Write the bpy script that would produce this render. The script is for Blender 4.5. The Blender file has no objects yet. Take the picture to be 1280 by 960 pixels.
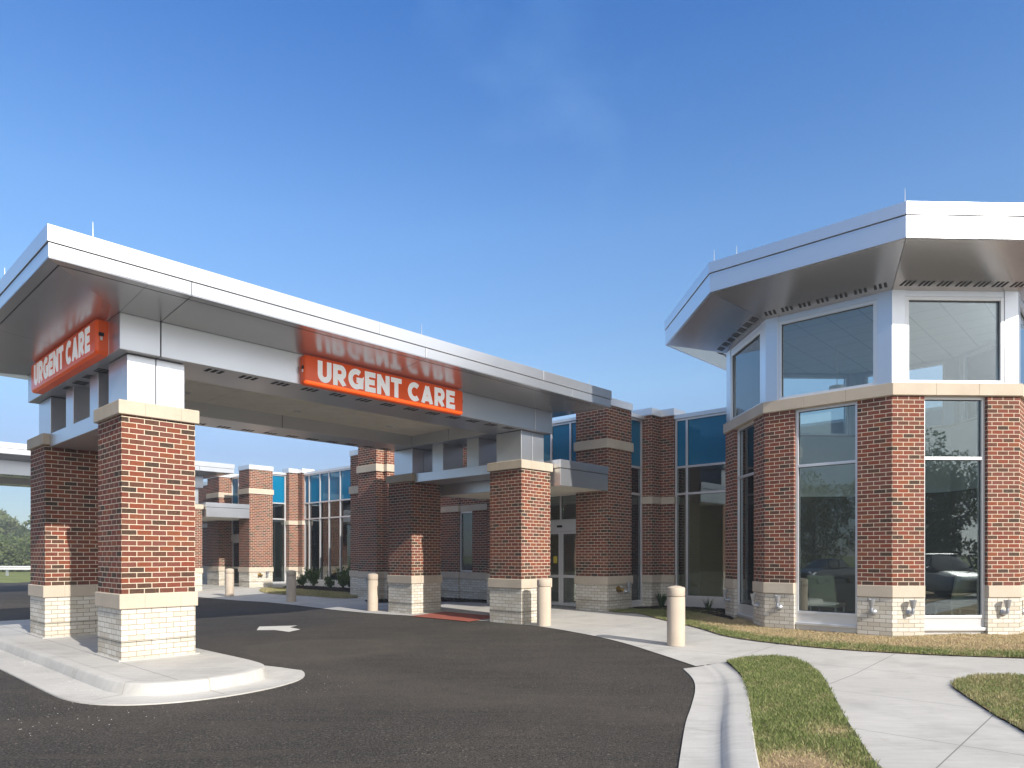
import bpy, bmesh, math, random
import numpy as np
from mathutils import Vector, Matrix
from mathutils.geometry import tessellate_polygon
random.seed(7)
sc = bpy.context.scene
COL = sc.collection
R = math.radians

# ------------------------------------------------------------------ frame of the place
D1 = Vector((.68385, .72962, 0)); D2 = Vector((-.72962, .68385, 0)); ZUP = Vector((0, 0, 1))
PER = 19.6                                     # spacing of the two entrances along the building
def W(u, v, z=0.0):
    return Vector((D1.x*u + D2.x*v, D1.y*u + D2.y*v, z))
def gz(u):                                     # the paving rises gently towards the building
    return .04*min(max(u - 10.2, 0), 4.5)

# ------------------------------------------------------------------ node helpers
def new_mat(name):
    m = bpy.data.materials.new(name); m.use_nodes = True
    nt = m.node_tree
    return m, nt, nt.nodes['Principled BSDF']
def N(nt, t, **kw):
    n = nt.nodes.new(t)
    for k, v in kw.items():
        if k.startswith('i_'):
            n.inputs[k[2:].replace('_', ' ')].default_value = v
        else:
            setattr(n, k, v)
    return n
def L(nt, a, b): nt.links.new(a, b)
def ramp(nt, stops, interp='LINEAR'):
    n = nt.nodes.new('ShaderNodeValToRGB'); cr = n.color_ramp; cr.interpolation = interp
    while len(cr.elements) < len(stops): cr.elements.new(.5)
    for e, (p, c) in zip(cr.elements, stops):
        e.position = p; e.color = (*c, 1)
    return n
def noise(nt, scale, detail=4, rough=.55, coord='Object', vec=None):
    tc = nt.nodes.new('ShaderNodeTexCoord')
    n = nt.nodes.new('ShaderNodeTexNoise'); n.inputs['Scale'].default_value = scale
    n.inputs['Detail'].default_value = detail; n.inputs['Roughness'].default_value = rough
    if coord == 'World':
        g = nt.nodes.new('ShaderNodeNewGeometry'); L(nt, g.outputs['Position'], n.inputs['Vector'])
    else:
        L(nt, tc.outputs[coord], n.inputs['Vector'])
    return n
def mixc(nt, fac, a, b, mode='MIX'):
    n = nt.nodes.new('ShaderNodeMix'); n.data_type = 'RGBA'; n.blend_type = mode
    for s, x in ((n.inputs[0], fac), (n.inputs[6], a), (n.inputs[7], b)):
        if hasattr(x, 'is_linked') or hasattr(x, 'links'): L(nt, x, s)
        else: s.default_value = x if not isinstance(x, tuple) else (*x, 1)[:4]
    return n.outputs[2]
def bump(nt, bsdf, h, strength, dist):
    b = N(nt, 'ShaderNodeBump'); b.inputs['Strength'].default_value = strength
    b.inputs['Distance'].default_value = dist
    L(nt, h, b.inputs['Height']); L(nt, b.outputs[0], bsdf.inputs['Normal'])

def plain(name, col, rough=.5, metal=0., spec=.5, var=.06, scale=3.0):
    m, nt, b = new_mat(name)
    n = noise(nt, scale, 5, .6, 'World')
    r = ramp(nt, [(.3, tuple(c*(1-var) for c in col)), (.7, tuple(min(c*(1+var), 1) for c in col))])
    L(nt, n.outputs[0], r.inputs[0]); L(nt, r.outputs[0], b.inputs['Base Color'])
    b.inputs['Roughness'].default_value = rough; b.inputs['Metallic'].default_value = metal
    b.inputs['Specular IOR Level'].default_value = spec
    return m

def brick_mat(name, pal, mortar, msize=.0057, weather=.25, w=.204, h=.0762, mottle=False):
    m, nt, b = new_mat(name)
    uv = N(nt, 'ShaderNodeUVMap')
    br = N(nt, 'ShaderNodeTexBrick', offset=.5, offset_frequency=2, squash=1, squash_frequency=2)
    br.inputs['Scale'].default_value = 1; br.inputs['Brick Width'].default_value = w
    br.inputs['Row Height'].default_value = h; br.inputs['Mortar Size'].default_value = msize
    br.inputs['Mortar Smooth'].default_value = .15; br.inputs['Bias'].default_value = 0
    br.inputs['Color1'].default_value = (0, 0, 0, 1); br.inputs['Color2'].default_value = (1, 1, 1, 1)
    br.inputs['Mortar'].default_value = (.5, .5, .5, 1)
    # a little waviness so that the joints are not ruled lines
    n0 = noise(nt, 9, 2, .5, 'World')
    vm = N(nt, 'ShaderNodeVectorMath', operation='SCALE'); vm.inputs['Scale'].default_value = .006
    L(nt, n0.outputs['Color'], vm.inputs[0])
    va = N(nt, 'ShaderNodeVectorMath', operation='ADD'); L(nt, uv.outputs[0], va.inputs[0]); L(nt, vm.outputs[0], va.inputs[1])
    L(nt, va.outputs[0], br.inputs['Vector'])
    r = ramp(nt, pal); L(nt, br.outputs['Color'], r.inputs[0])
    n1 = noise(nt, 42, 5, .7, 'World')
    r1 = ramp(nt, [(.25, (1-weather,)*3), (.75, (1+weather*.6,)*3)]); L(nt, n1.outputs[0], r1.inputs[0])
    src = r.outputs[0]
    if mottle:                                   # fired patches inside each brick
        nm = noise(nt, 24, 4, .65, 'World'); rm = ramp(nt, [(.48, (0, 0, 0)), (.68, (.42, .42, .42))]); L(nt, nm.outputs[0], rm.inputs[0])
        src = mixc(nt, rm.outputs[0], src, (.115, .078, .040))
        nm2 = noise(nt, 33, 4, .6, 'Object'); rm2 = ramp(nt, [(.55, (0, 0, 0)), (.72, (.32, .32, .32))]); L(nt, nm2.outputs[0], rm2.inputs[0])
        src = mixc(nt, rm2.outputs[0], src, (.30, .135, .095))
    c = mixc(nt, 1.0, src, r1.outputs[0], 'MULTIPLY')
    n2 = noise(nt, 60, 3, .6, 'World')
    r2 = ramp(nt, [(.3, tuple(x*.82 for x in mortar)), (.7, mortar)]); L(nt, n2.outputs[0], r2.inputs[0])
    c2 = mixc(nt, br.outputs['Fac'], c, r2.outputs[0])
    n3 = noise(nt, .9, 4, .6, 'World')
    r3 = ramp(nt, [(.3, (.86, .85, .84)), (.65, (1, 1, 1))]); L(nt, n3.outputs[0], r3.inputs[0])
    c3 = mixc(nt, 1.0, c2, r3.outputs[0], 'MULTIPLY')
    L(nt, c3, b.inputs['Base Color']); b.inputs['Roughness'].default_value = .85
    b.inputs['Specular IOR Level'].default_value = .25
    inv = N(nt, 'ShaderNodeMath', operation='MULTIPLY_ADD'); L(nt, br.outputs['Fac'], inv.inputs[0])
    inv.inputs[1].default_value = -1; inv.inputs[2].default_value = 1
    ad = N(nt, 'ShaderNodeMath', operation='MULTIPLY_ADD'); L(nt, n1.outputs[0], ad.inputs[0]); ad.inputs[1].default_value = .25
    L(nt, inv.outputs[0], ad.inputs[2])
    bump(nt, b, ad.outputs[0], .6, .006)
    return m

M = {}
M['brick'] = brick_mat('red_brick', [(0, (.050, .036, .028)), (.10, (.085, .044, .030)), (.2, (.13, .050, .034)), (.38, (.185, .046, .030)), (.52, (.185, .064, .050)), (.66, (.225, .052, .030)), (.82, (.235, .072, .034)), (1, (.155, .062, .048))], (.72, .62, .48), mottle=True)
M['white_brick'] = brick_mat('white_brick', [(0, (.54, .49, .40)), (.5, (.64, .60, .52)), (1, (.70, .67, .60))], (.34, .29, .23), .0056, .10)
def stone():
    m, nt, b = new_mat('cast_stone')
    n = noise(nt, 70, 4, .7, 'World'); n2 = noise(nt, 1.7, 5, .6, 'World')
    r = ramp(nt, [(.3, (.50, .43, .34)), (.7, (.60, .52, .42))]); L(nt, n.outputs[0], r.inputs[0])
    r2 = ramp(nt, [(.3, (.84, .83, .82)), (.7, (1, 1, 1))]); L(nt, n2.outputs[0], r2.inputs[0])
    L(nt, mixc(nt, 1, r.outputs[0], r2.outputs[0], 'MULTIPLY'), b.inputs['Base Color'])
    b.inputs['Roughness'].default_value = .85; b.inputs['Specular IOR Level'].default_value = .25
    bump(nt, b, n.outputs[0], .25, .002)
    return m
M['stone'] = stone()
def silver(name, col, rough, metal):
    m, nt, b = new_mat(name)
    b.inputs['Base Color'].default_value = (*col, 1); b.inputs['Metallic'].default_value = metal
    n = noise(nt, 1.3, 4, .6, 'World')
    mr = N(nt, 'ShaderNodeMapRange'); mr.inputs[3].default_value = rough*.85; mr.inputs[4].default_value = rough*1.2
    L(nt, n.outputs[0], mr.inputs[0]); L(nt, mr.outputs[0], b.inputs['Roughness'])
    n2 = noise(nt, .8, 2, .5, 'World'); bump(nt, b, n2.outputs[0], .06, .02)
    return m
M['silver'] = silver('silver_panel', (.66, .68, .72), .32, .84)
M['soffit'] = silver('silver_soffit_panel', (.61, .635, .68), .24, .76)
M['frame'] = silver('aluminium_frame', (.74, .75, .77), .35, .55)
M['coping'] = silver('metal_coping', (.74, .75, .77), .35, .6)
M['ceiling'] = plain('cream_ceiling_panel', (.82, .79, .68), .7)
M['black'] = plain('black_gap', (.012, .012, .013), .8)
M['vent'] = plain('dark_vent', (.03, .03, .03), .7)
def glass(name, tint, refl, rough=0.0):
    m, nt, b = new_mat(name); nt.nodes.remove(b)
    out = nt.nodes['Material Output']
    tr = N(nt, 'ShaderNodeBsdfTransparent'); tr.inputs[0].default_value = (*tint, 1)
    gl = N(nt, 'ShaderNodeBsdfGlossy'); gl.inputs['Roughness'].default_value = rough; gl.inputs[0].default_value = (.9, .96, 1, 1)
    lw = N(nt, 'ShaderNodeFresnel'); lw.inputs[0].default_value = 1.5
    ma = N(nt, 'ShaderNodeMath', operation='MULTIPLY_ADD', use_clamp=True); ma.inputs[1].default_value = 1.3; ma.inputs[2].default_value = refl
    L(nt, lw.outputs[0], ma.inputs[0])
    n = noise(nt, .7, 2, .5, 'World'); bp = N(nt, 'ShaderNodeBump'); bp.inputs['Strength'].default_value = .04; bp.inputs['Distance'].default_value = .02
    L(nt, n.outputs[0], bp.inputs['Height']); L(nt, bp.outputs[0], gl.inputs['Normal'])
    mx = N(nt, 'ShaderNodeMixShader'); L(nt, ma.outputs[0], mx.inputs[0]); L(nt, tr.outputs[0], mx.inputs[1]); L(nt, gl.outputs[0], mx.inputs[2])
    L(nt, mx.outputs[0], out.inputs[0])
    return m
M['glass'] = glass('window_glass', (.85, .91, .88), .05)
M['glass_high'] = glass('clerestory_glass', (.95, .98, .975), .04)
def spandrel():
    m, nt, b = new_mat('blue_spandrel_glass')
    b.inputs['Base Color'].default_value = (.002, .15, .29, 1); b.inputs['Roughness'].default_value = .03
    b.inputs['Specular IOR Level'].default_value = .6; b.inputs['Specular Tint'].default_value = (.35, .75, 1, 1)
    return m
M['spandrel'] = spandrel()
def asphalt():
    m, nt, b = new_mat('asphalt')
    n = noise(nt, 52, 4, .85, 'World'); n2 = noise(nt, .30, 6, .68, 'World'); n3 = noise(nt, 26, 3, .6, 'World')
    vo = N(nt, 'ShaderNodeTexVoronoi'); vo.inputs['Scale'].default_value = 42
    g0 = N(nt, 'ShaderNodeNewGeometry'); L(nt, g0.outputs['Position'], vo.inputs['Vector'])
    r = ramp(nt, [(.32, (.007, .0065, .006)), (.50, (.040, .036, .032)), (.66, (.150, .138, .120))]); L(nt, n.outputs[0], r.inputs[0])
    rv = ramp(nt, [(0, (.55, .55, .55)), (.75, (1.0, 1.0, 1.0)), (.93, (1.5, 1.45, 1.38)), (1, (2.6, 2.5, 2.35))]); L(nt, vo.outputs['Color'], rv.inputs[0])
    c = mixc(nt, 1, r.outputs[0], rv.outputs[0], 'MULTIPLY')
    r2 = ramp(nt, [(.3, (.80, .79, .78)), (.5, (1.08, 1.06, 1.03)), (.72, (1.5, 1.42, 1.32))]); L(nt, n2.outputs[0], r2.inputs[0])
    c = mixc(nt, 1, c, r2.outputs[0], 'MULTIPLY')
    # tyre scuffs and dust, swept along the lane
    g = N(nt, 'ShaderNodeNewGeometry'); mp = N(nt, 'ShaderNodeMapping'); mp.inputs['Rotation'].default_value = (0, 0, R(-20)); mp.inputs['Scale'].default_value = (.22, 1.1, 1)
    L(nt, g.outputs['Position'], mp.inputs[0]); n4 = N(nt, 'ShaderNodeTexNoise'); n4.inputs['Scale'].default_value = .9; n4.inputs['Detail'].default_value = 7
    n4.inputs['Distortion'].default_value = 2.0; n4.inputs['Roughness'].default_value = .62
    L(nt, mp.outputs[0], n4.inputs['Vector']); r4 = ramp(nt, [(.47, (0, 0, 0)), (.56, (.35, .35, .35)), (.60, (.05, .05, .05)), (.72, (.55, .55, .55))]); L(nt, n4.outputs[0], r4.inputs[0])
    c = mixc(nt, r4.outputs[0], c, (.078, .066, .053, 1))
    # a worn turning loop left by tyres beside the island
    nd = noise(nt, .9, 4, .6, 'World'); sc1 = N(nt, 'ShaderNodeVectorMath', operation='SCALE'); sc1.inputs['Scale'].default_value = 1.1; L(nt, nd.outputs['Color'], sc1.inputs[0])
    ad1 = N(nt, 'ShaderNodeVectorMath', operation='ADD'); L(nt, g.outputs['Position'], ad1.inputs[0]); L(nt, sc1.outputs[0], ad1.inputs[1])
    for cx_, cy_, rr_, st_ in ((-2.9, 12.9, 1.35, .55), (-3.6, 13.6, 2.6, .30), (3.4, 15.0, 7.2, .22), (-1.0, 4.0, 4.6, .18)):
        ds = N(nt, 'ShaderNodeVectorMath', operation='DISTANCE'); L(nt, ad1.outputs[0], ds.inputs[0]); ds.inputs[1].default_value = (cx_, cy_, .5)
        dv = N(nt, 'ShaderNodeMath', operation='DIVIDE'); L(nt, ds.outputs['Value'], dv.inputs[0]); dv.inputs[1].default_value = rr_*2
        rr2 = ramp(nt, [(0, (st_*.35,)*3), (.40, (st_*.4,)*3), (.46, (st_*.9,)*3), (.50, (st_*.25,)*3), (.56, (0, 0, 0))] if rr_ < 3 else [(.44, (0, 0, 0)), (.475, (st_,)*3), (.49, (st_*.4,)*3), (.505, (st_,)*3), (.54, (0, 0, 0))]); L(nt, dv.outputs[0], rr2.inputs[0])
        c = mixc(nt, rr2.outputs[0], c, (.095, .080, .062, 1))
    # pale scratches
    n6 = N(nt, 'ShaderNodeTexNoise'); n6.inputs['Scale'].default_value = 7; n6.inputs['Detail'].default_value = 3; mp6 = N(nt, 'ShaderNodeMapping'); mp6.inputs['Rotation'].default_value = (0, 0, R(15)); mp6.inputs['Scale'].default_value = (.5, 2.5, 1)
    L(nt, g.outputs['Position'], mp6.inputs[0]); L(nt, mp6.outputs[0], n6.inputs['Vector']); r6 = ramp(nt, [(.70, (0, 0, 0)), (.76, (.5, .5, .5))]); L(nt, n6.outputs[0], r6.inputs[0])
    c = mixc(nt, r6.outputs[0], c, (.13, .12, .105, 1))
    L(nt, c, b.inputs['Base Color']); b.inputs['Roughness'].default_value = .85; b.inputs['Specular IOR Level'].default_value = .22
    ad = N(nt, 'ShaderNodeMath', operation='ADD'); L(nt, n.outputs[0], ad.inputs[0]); L(nt, n3.outputs[0], ad.inputs[1])
    bump(nt, b, ad.outputs[0], .9, .010)
    return m
M['asphalt'] = asphalt()
def concrete(name, joints, base=(.465, .45, .42)):
    m, nt, b = new_mat(name)
    n = noise(nt, 1.1, 6, .65, 'World'); n2 = noise(nt, 160, 2, .7, 'World')
    r = ramp(nt, [(.28, tuple(c*.80 for c in base)), (.5, base), (.72, tuple(c*1.13 for c in base))]); L(nt, n.outputs[0], r.inputs[0])
    r2 = ramp(nt, [(.3, (.88, .88, .88)), (.7, (1.06, 1.06, 1.06))]); L(nt, n2.outputs[0], r2.inputs[0])
    c = mixc(nt, 1, r.outputs[0], r2.outputs[0], 'MULTIPLY')
    # broom finish, streaked along the paving
    g = N(nt, 'ShaderNodeNewGeometry'); mp = N(nt, 'ShaderNodeMapping'); mp.inputs['Rotation'].default_value = (0, 0, R(-46.9)); mp.inputs['Scale'].default_value = (1.4, 18, 1)
    L(nt, g.outputs['Position'], mp.inputs[0]); n3 = N(nt, 'ShaderNodeTexNoise'); n3.inputs['Scale'].default_value = 1.3; n3.inputs['Detail'].default_value = 3
    L(nt, mp.outputs[0], n3.inputs['Vector']); r3 = ramp(nt, [(.3, (.90, .90, .90)), (.7, (1.03, 1.03, 1.03))]); L(nt, n3.outputs[0], r3.inputs[0])
    c = mixc(nt, 1, c, r3.outputs[0], 'MULTIPLY')
    # grey stains
    n5 = noise(nt, .55, 5, .7, 'World'); r5 = ramp(nt, [(.52, (0, 0, 0)), (.7, (.55, .55, .55))]); L(nt, n5.outputs[0], r5.inputs[0])
    c = mixc(nt, r5.outputs[0], c, tuple(x*.68 for x in base))
    # rust-brown dribbles, scuffs and grit
    n7 = noise(nt, 3.1, 6, .75, 'World'); r7 = ramp(nt, [(.60, (0, 0, 0)), (.74, (.5, .5, .5))]); L(nt, n7.outputs[0], r7.inputs[0])
    c = mixc(nt, r7.outputs[0], c, (base[0]*.62, base[1]*.56, base[2]*.48))
    n8 = noise(nt, 60, 2, .6, 'World'); r8 = ramp(nt, [(.70, (0, 0, 0)), (.76, (.55, .55, .55))]); L(nt, n8.outputs[0], r8.inputs[0])
    c = mixc(nt, r8.outputs[0], c, tuple(x*.45 for x in base))
    h = n2.outputs[0]
    if joints:
        mp2 = N(nt, 'ShaderNodeMapping', vector_type='POINT'); mp2.inputs['Rotation'].default_value = (0, 0, R(-46.855)); mp2.inputs['Location'].default_value = (.3, .55, 0)
        L(nt, g.outputs['Position'], mp2.inputs[0])
        br = N(nt, 'ShaderNodeTexBrick', offset=0, squash=1); br.inputs['Scale'].default_value = 1
        br.inputs['Brick Width'].default_value = 1.83; br.inputs['Row Height'].default_value = 1.83
        br.inputs['Mortar Size'].default_value = .007; br.inputs['Mortar Smooth'].default_value = .3
        L(nt, mp2.outputs[0], br.inputs['Vector'])
        c = mixc(nt, br.outputs['Fac'], c, tuple(x*.42 for x in base))
    L(nt, c, b.inputs['Base Color']); b.inputs['Roughness'].default_value = .9; b.inputs['Specular IOR Level'].default_value = .2
    bump(nt, b, h, .3, .003)
    return m
M['sidewalk'] = concrete('sidewalk_concrete', True)
M['concrete'] = concrete('kerb_concrete', False, (.475, .46, .43))
M['bollard'] = concrete('bollard_concrete', False, (.53, .445, .355))
M['paint'] = plain('road_paint', (.62, .60, .54), .8, var=.2, scale=20)
M['red_pad'] = plain('red_tactile_paving', (.30, .075, .045), .85, var=.15, scale=30)
M['sj'] = plain('stone_joint', (.30, .25, .19), .9)
M['mulch'] = plain('dark_mulch', (.022, .016, .013), .95, spec=.1, var=.5, scale=40)
def soilm():
    m, nt, b = new_mat('straw_soil')
    n = noise(nt, 2.2, 6, .7, 'World'); n2 = noise(nt, 70, 3, .7, 'World')
    r = ramp(nt, [(.3, (.20, .135, .08)), (.5, (.40, .29, .17)), (.7, (.55, .43, .27))]); L(nt, n.outputs[0], r.inputs[0])
    r2 = ramp(nt, [(.3, (.55, .55, .55)), (.7, (1.25, 1.25, 1.25))]); L(nt, n2.outputs[0], r2.inputs[0])
    L(nt, mixc(nt, 1, r.outputs[0], r2.outputs[0], 'MULTIPLY'), b.inputs['Base Color']); b.inputs['Roughness'].default_value = .95; b.inputs['Specular IOR Level'].default_value = .1
    bump(nt, b, n2.outputs[0], .8, .02)
    return m
M['soil'] = soilm()
M['sign_red'] = plain('orange_red_sign_face', (.84, .095, .008), .28, var=.02)
M['sign_white'] = plain('white_sign_letters', (.88, .88, .88), .4, var=.02)
M['sign_side'] = plain('orange_red_sign_return', (.72, .085, .008), .35, var=.02)
for k_, c_, e_ in (('sign_red', (.90, .11, .012, 1), .09), ('sign_white', (1, 1, 1, 1), .16), ('sign_side', (.90, .12, .015, 1), .06)):   # backlit cabinet
    b_ = M[k_].node_tree.nodes['Principled BSDF']; b_.inputs['Emission Color'].default_value = c_; b_.inputs['Emission Strength'].default_value = e_
M['drywall'] = plain('pale_green_drywall', (.50, .54, .42), .8, var=.03)
M['drywall_white'] = plain('white_drywall', (.70, .71, .68), .8, var=.02)
M['dim_wall'] = plain('dimmed_brown_wall', (.12, .10, .075), .7, var=.2, scale=1)
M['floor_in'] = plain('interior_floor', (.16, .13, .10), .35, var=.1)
def tiles():
    m, nt, b = new_mat('ceiling_tiles')
    g = N(nt, 'ShaderNodeNewGeometry'); mp = N(nt, 'ShaderNodeMapping'); mp.inputs['Rotation'].default_value = (0, 0, R(-46.9))
    L(nt, g.outputs['Position'], mp.inputs[0])
    br = N(nt, 'ShaderNodeTexBrick', offset=0, squash=1); br.inputs['Scale'].default_value = 1
    br.inputs['Brick Width'].default_value = .61; br.inputs['Row Height'].default_value = .61; br.inputs['Mortar Size'].default_value = .012
    br.inputs['Color1'].default_value = br.inputs['Color2'].default_value = (.62, .66, .62, 1); br.inputs['Mortar'].default_value = (.38, .42, .40, 1)
    L(nt, mp.outputs[0], br.inputs['Vector']); L(nt, br.outputs[0], b.inputs['Base Color']); b.inputs['Roughness'].default_value = .9
    return m
M['tiles'] = tiles()
M['lamp_grey'] = plain('grey_lamp_metal', (.42, .44, .48), .35, metal=.6)
M['brass'] = plain('dull_brass', (.34, .22, .06), .35, metal=.9, var=.3, scale=30)
M['steel'] = plain('galvanised_steel', (.55, .56, .57), .4, metal=.7)
M['yellow'] = plain('yellow_sticker', (.60, .50, .04), .6)
M['bark'] = plain('bark', (.09, .065, .045), .9, var=.3, scale=8)
def leaf(name, a, b_):
    m, nt, b = new_mat(name)
    n = noise(nt, 1.1, 3, .6, 'World'); oi = N(nt, 'ShaderNodeObjectInfo')
    r = ramp(nt, [(.3, a), (.7, b_)]); L(nt, n.outputs[0], r.inputs[0])
    r2 = ramp(nt, [(0, (.8, .85, .8)), (1, (1.2, 1.1, 1.0))]); L(nt, oi.outputs['Random'], r2.inputs[0])
    c = mixc(nt, 1, r.outputs[0], r2.outputs[0], 'MULTIPLY')
    L(nt, c, b.inputs['Base Color']); b.inputs['Roughness'].default_value = .6; b.inputs['Specular IOR Level'].default_value = .25
    tl = N(nt, 'ShaderNodeBsdfTranslucent'); L(nt, c, tl.inputs[0]); mx = N(nt, 'ShaderNodeMixShader'); mx.inputs[0].default_value = .3
    L(nt, b.outputs[0], mx.inputs[1]); L(nt, tl.outputs[0], mx.inputs[2]); L(nt, mx.outputs[0], nt.nodes['Material Output'].inputs[0])
    return m
M['leaf'] = leaf('tree_leaves', (.06, .085, .03), (.11, .14, .05))
M['leaf_far'] = leaf('far_tree_leaves', (.10, .135, .06), (.17, .20, .085))  # paler than the near leaves: distance haze mixed into the colour
M['shrub_leaf'] = leaf('shrub_leaves', (.035, .075, .012), (.09, .15, .02))
def grassm():
    m, nt, b = new_mat('grass_blades')
    at = N(nt, 'ShaderNodeAttribute', attribute_name='dry')
    n = noise(nt, 30, 2, .6, 'World'); r = ramp(nt, [(.3, (.085, .135, .03)), (.7, (.25, .30, .095))]); L(nt, n.outputs[0], r.inputs[0])
    r2 = ramp(nt, [(.3, (.42, .32, .18)), (.7, (.66, .54, .34))]); L(nt, n.outputs[0], r2.inputs[0])
    c = mixc(nt, at.outputs['Fac'], r.outputs[0], r2.outputs[0])
    L(nt, c, b.inputs['Base Color']); b.inputs['Roughness'].default_value = .6; b.inputs['Specular IOR Level'].default_value = .25
    tl = N(nt, 'ShaderNodeBsdfTranslucent'); L(nt, c, tl.inputs[0]); mx = N(nt, 'ShaderNodeMixShader'); mx.inputs[0].default_value = .3
    L(nt, b.outputs[0], mx.inputs[1]); L(nt, tl.outputs[0], mx.inputs[2]); L(nt, mx.outputs[0], nt.nodes['Material Output'].inputs[0])
    return m
M['grass'] = grassm()
M['field'] = plain('far_grass', (.16, .18, .06), .95, spec=.1, var=.3, scale=.6)
def carpaint(name, c):
    m, nt, b = new_mat(name); b.inputs['Base Color'].default_value = (*c, 1); b.inputs['Metallic'].default_value = .4
    b.inputs['Roughness'].default_value = .3; b.inputs['Coat Weight'].default_value = 1; b.inputs['Coat Roughness'].default_value = .05
    return m
M['car_dark'] = carpaint('dark_car_paint', (.03, .035, .045)); M['car_silver'] = carpaint('silver_car_paint', (.13, .135, .14)); M['car_blue'] = carpaint('blue_car_paint', (.03, .06, .14))
M['car_glass'] = plain('car_glass', (.015, .018, .02), .05, spec=.8)
M['rubber'] = plain('tyre_rubber', (.02, .02, .02), .8)
M['lens'] = plain('lamp_lens', (.75, .78, .8), .1, spec=.8)
M['tail'] = plain('tail_lens', (.35, .02, .02), .2)
M['fabric'] = plain('cream_mesh_fabric', (.55, .52, .38), .8)

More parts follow.
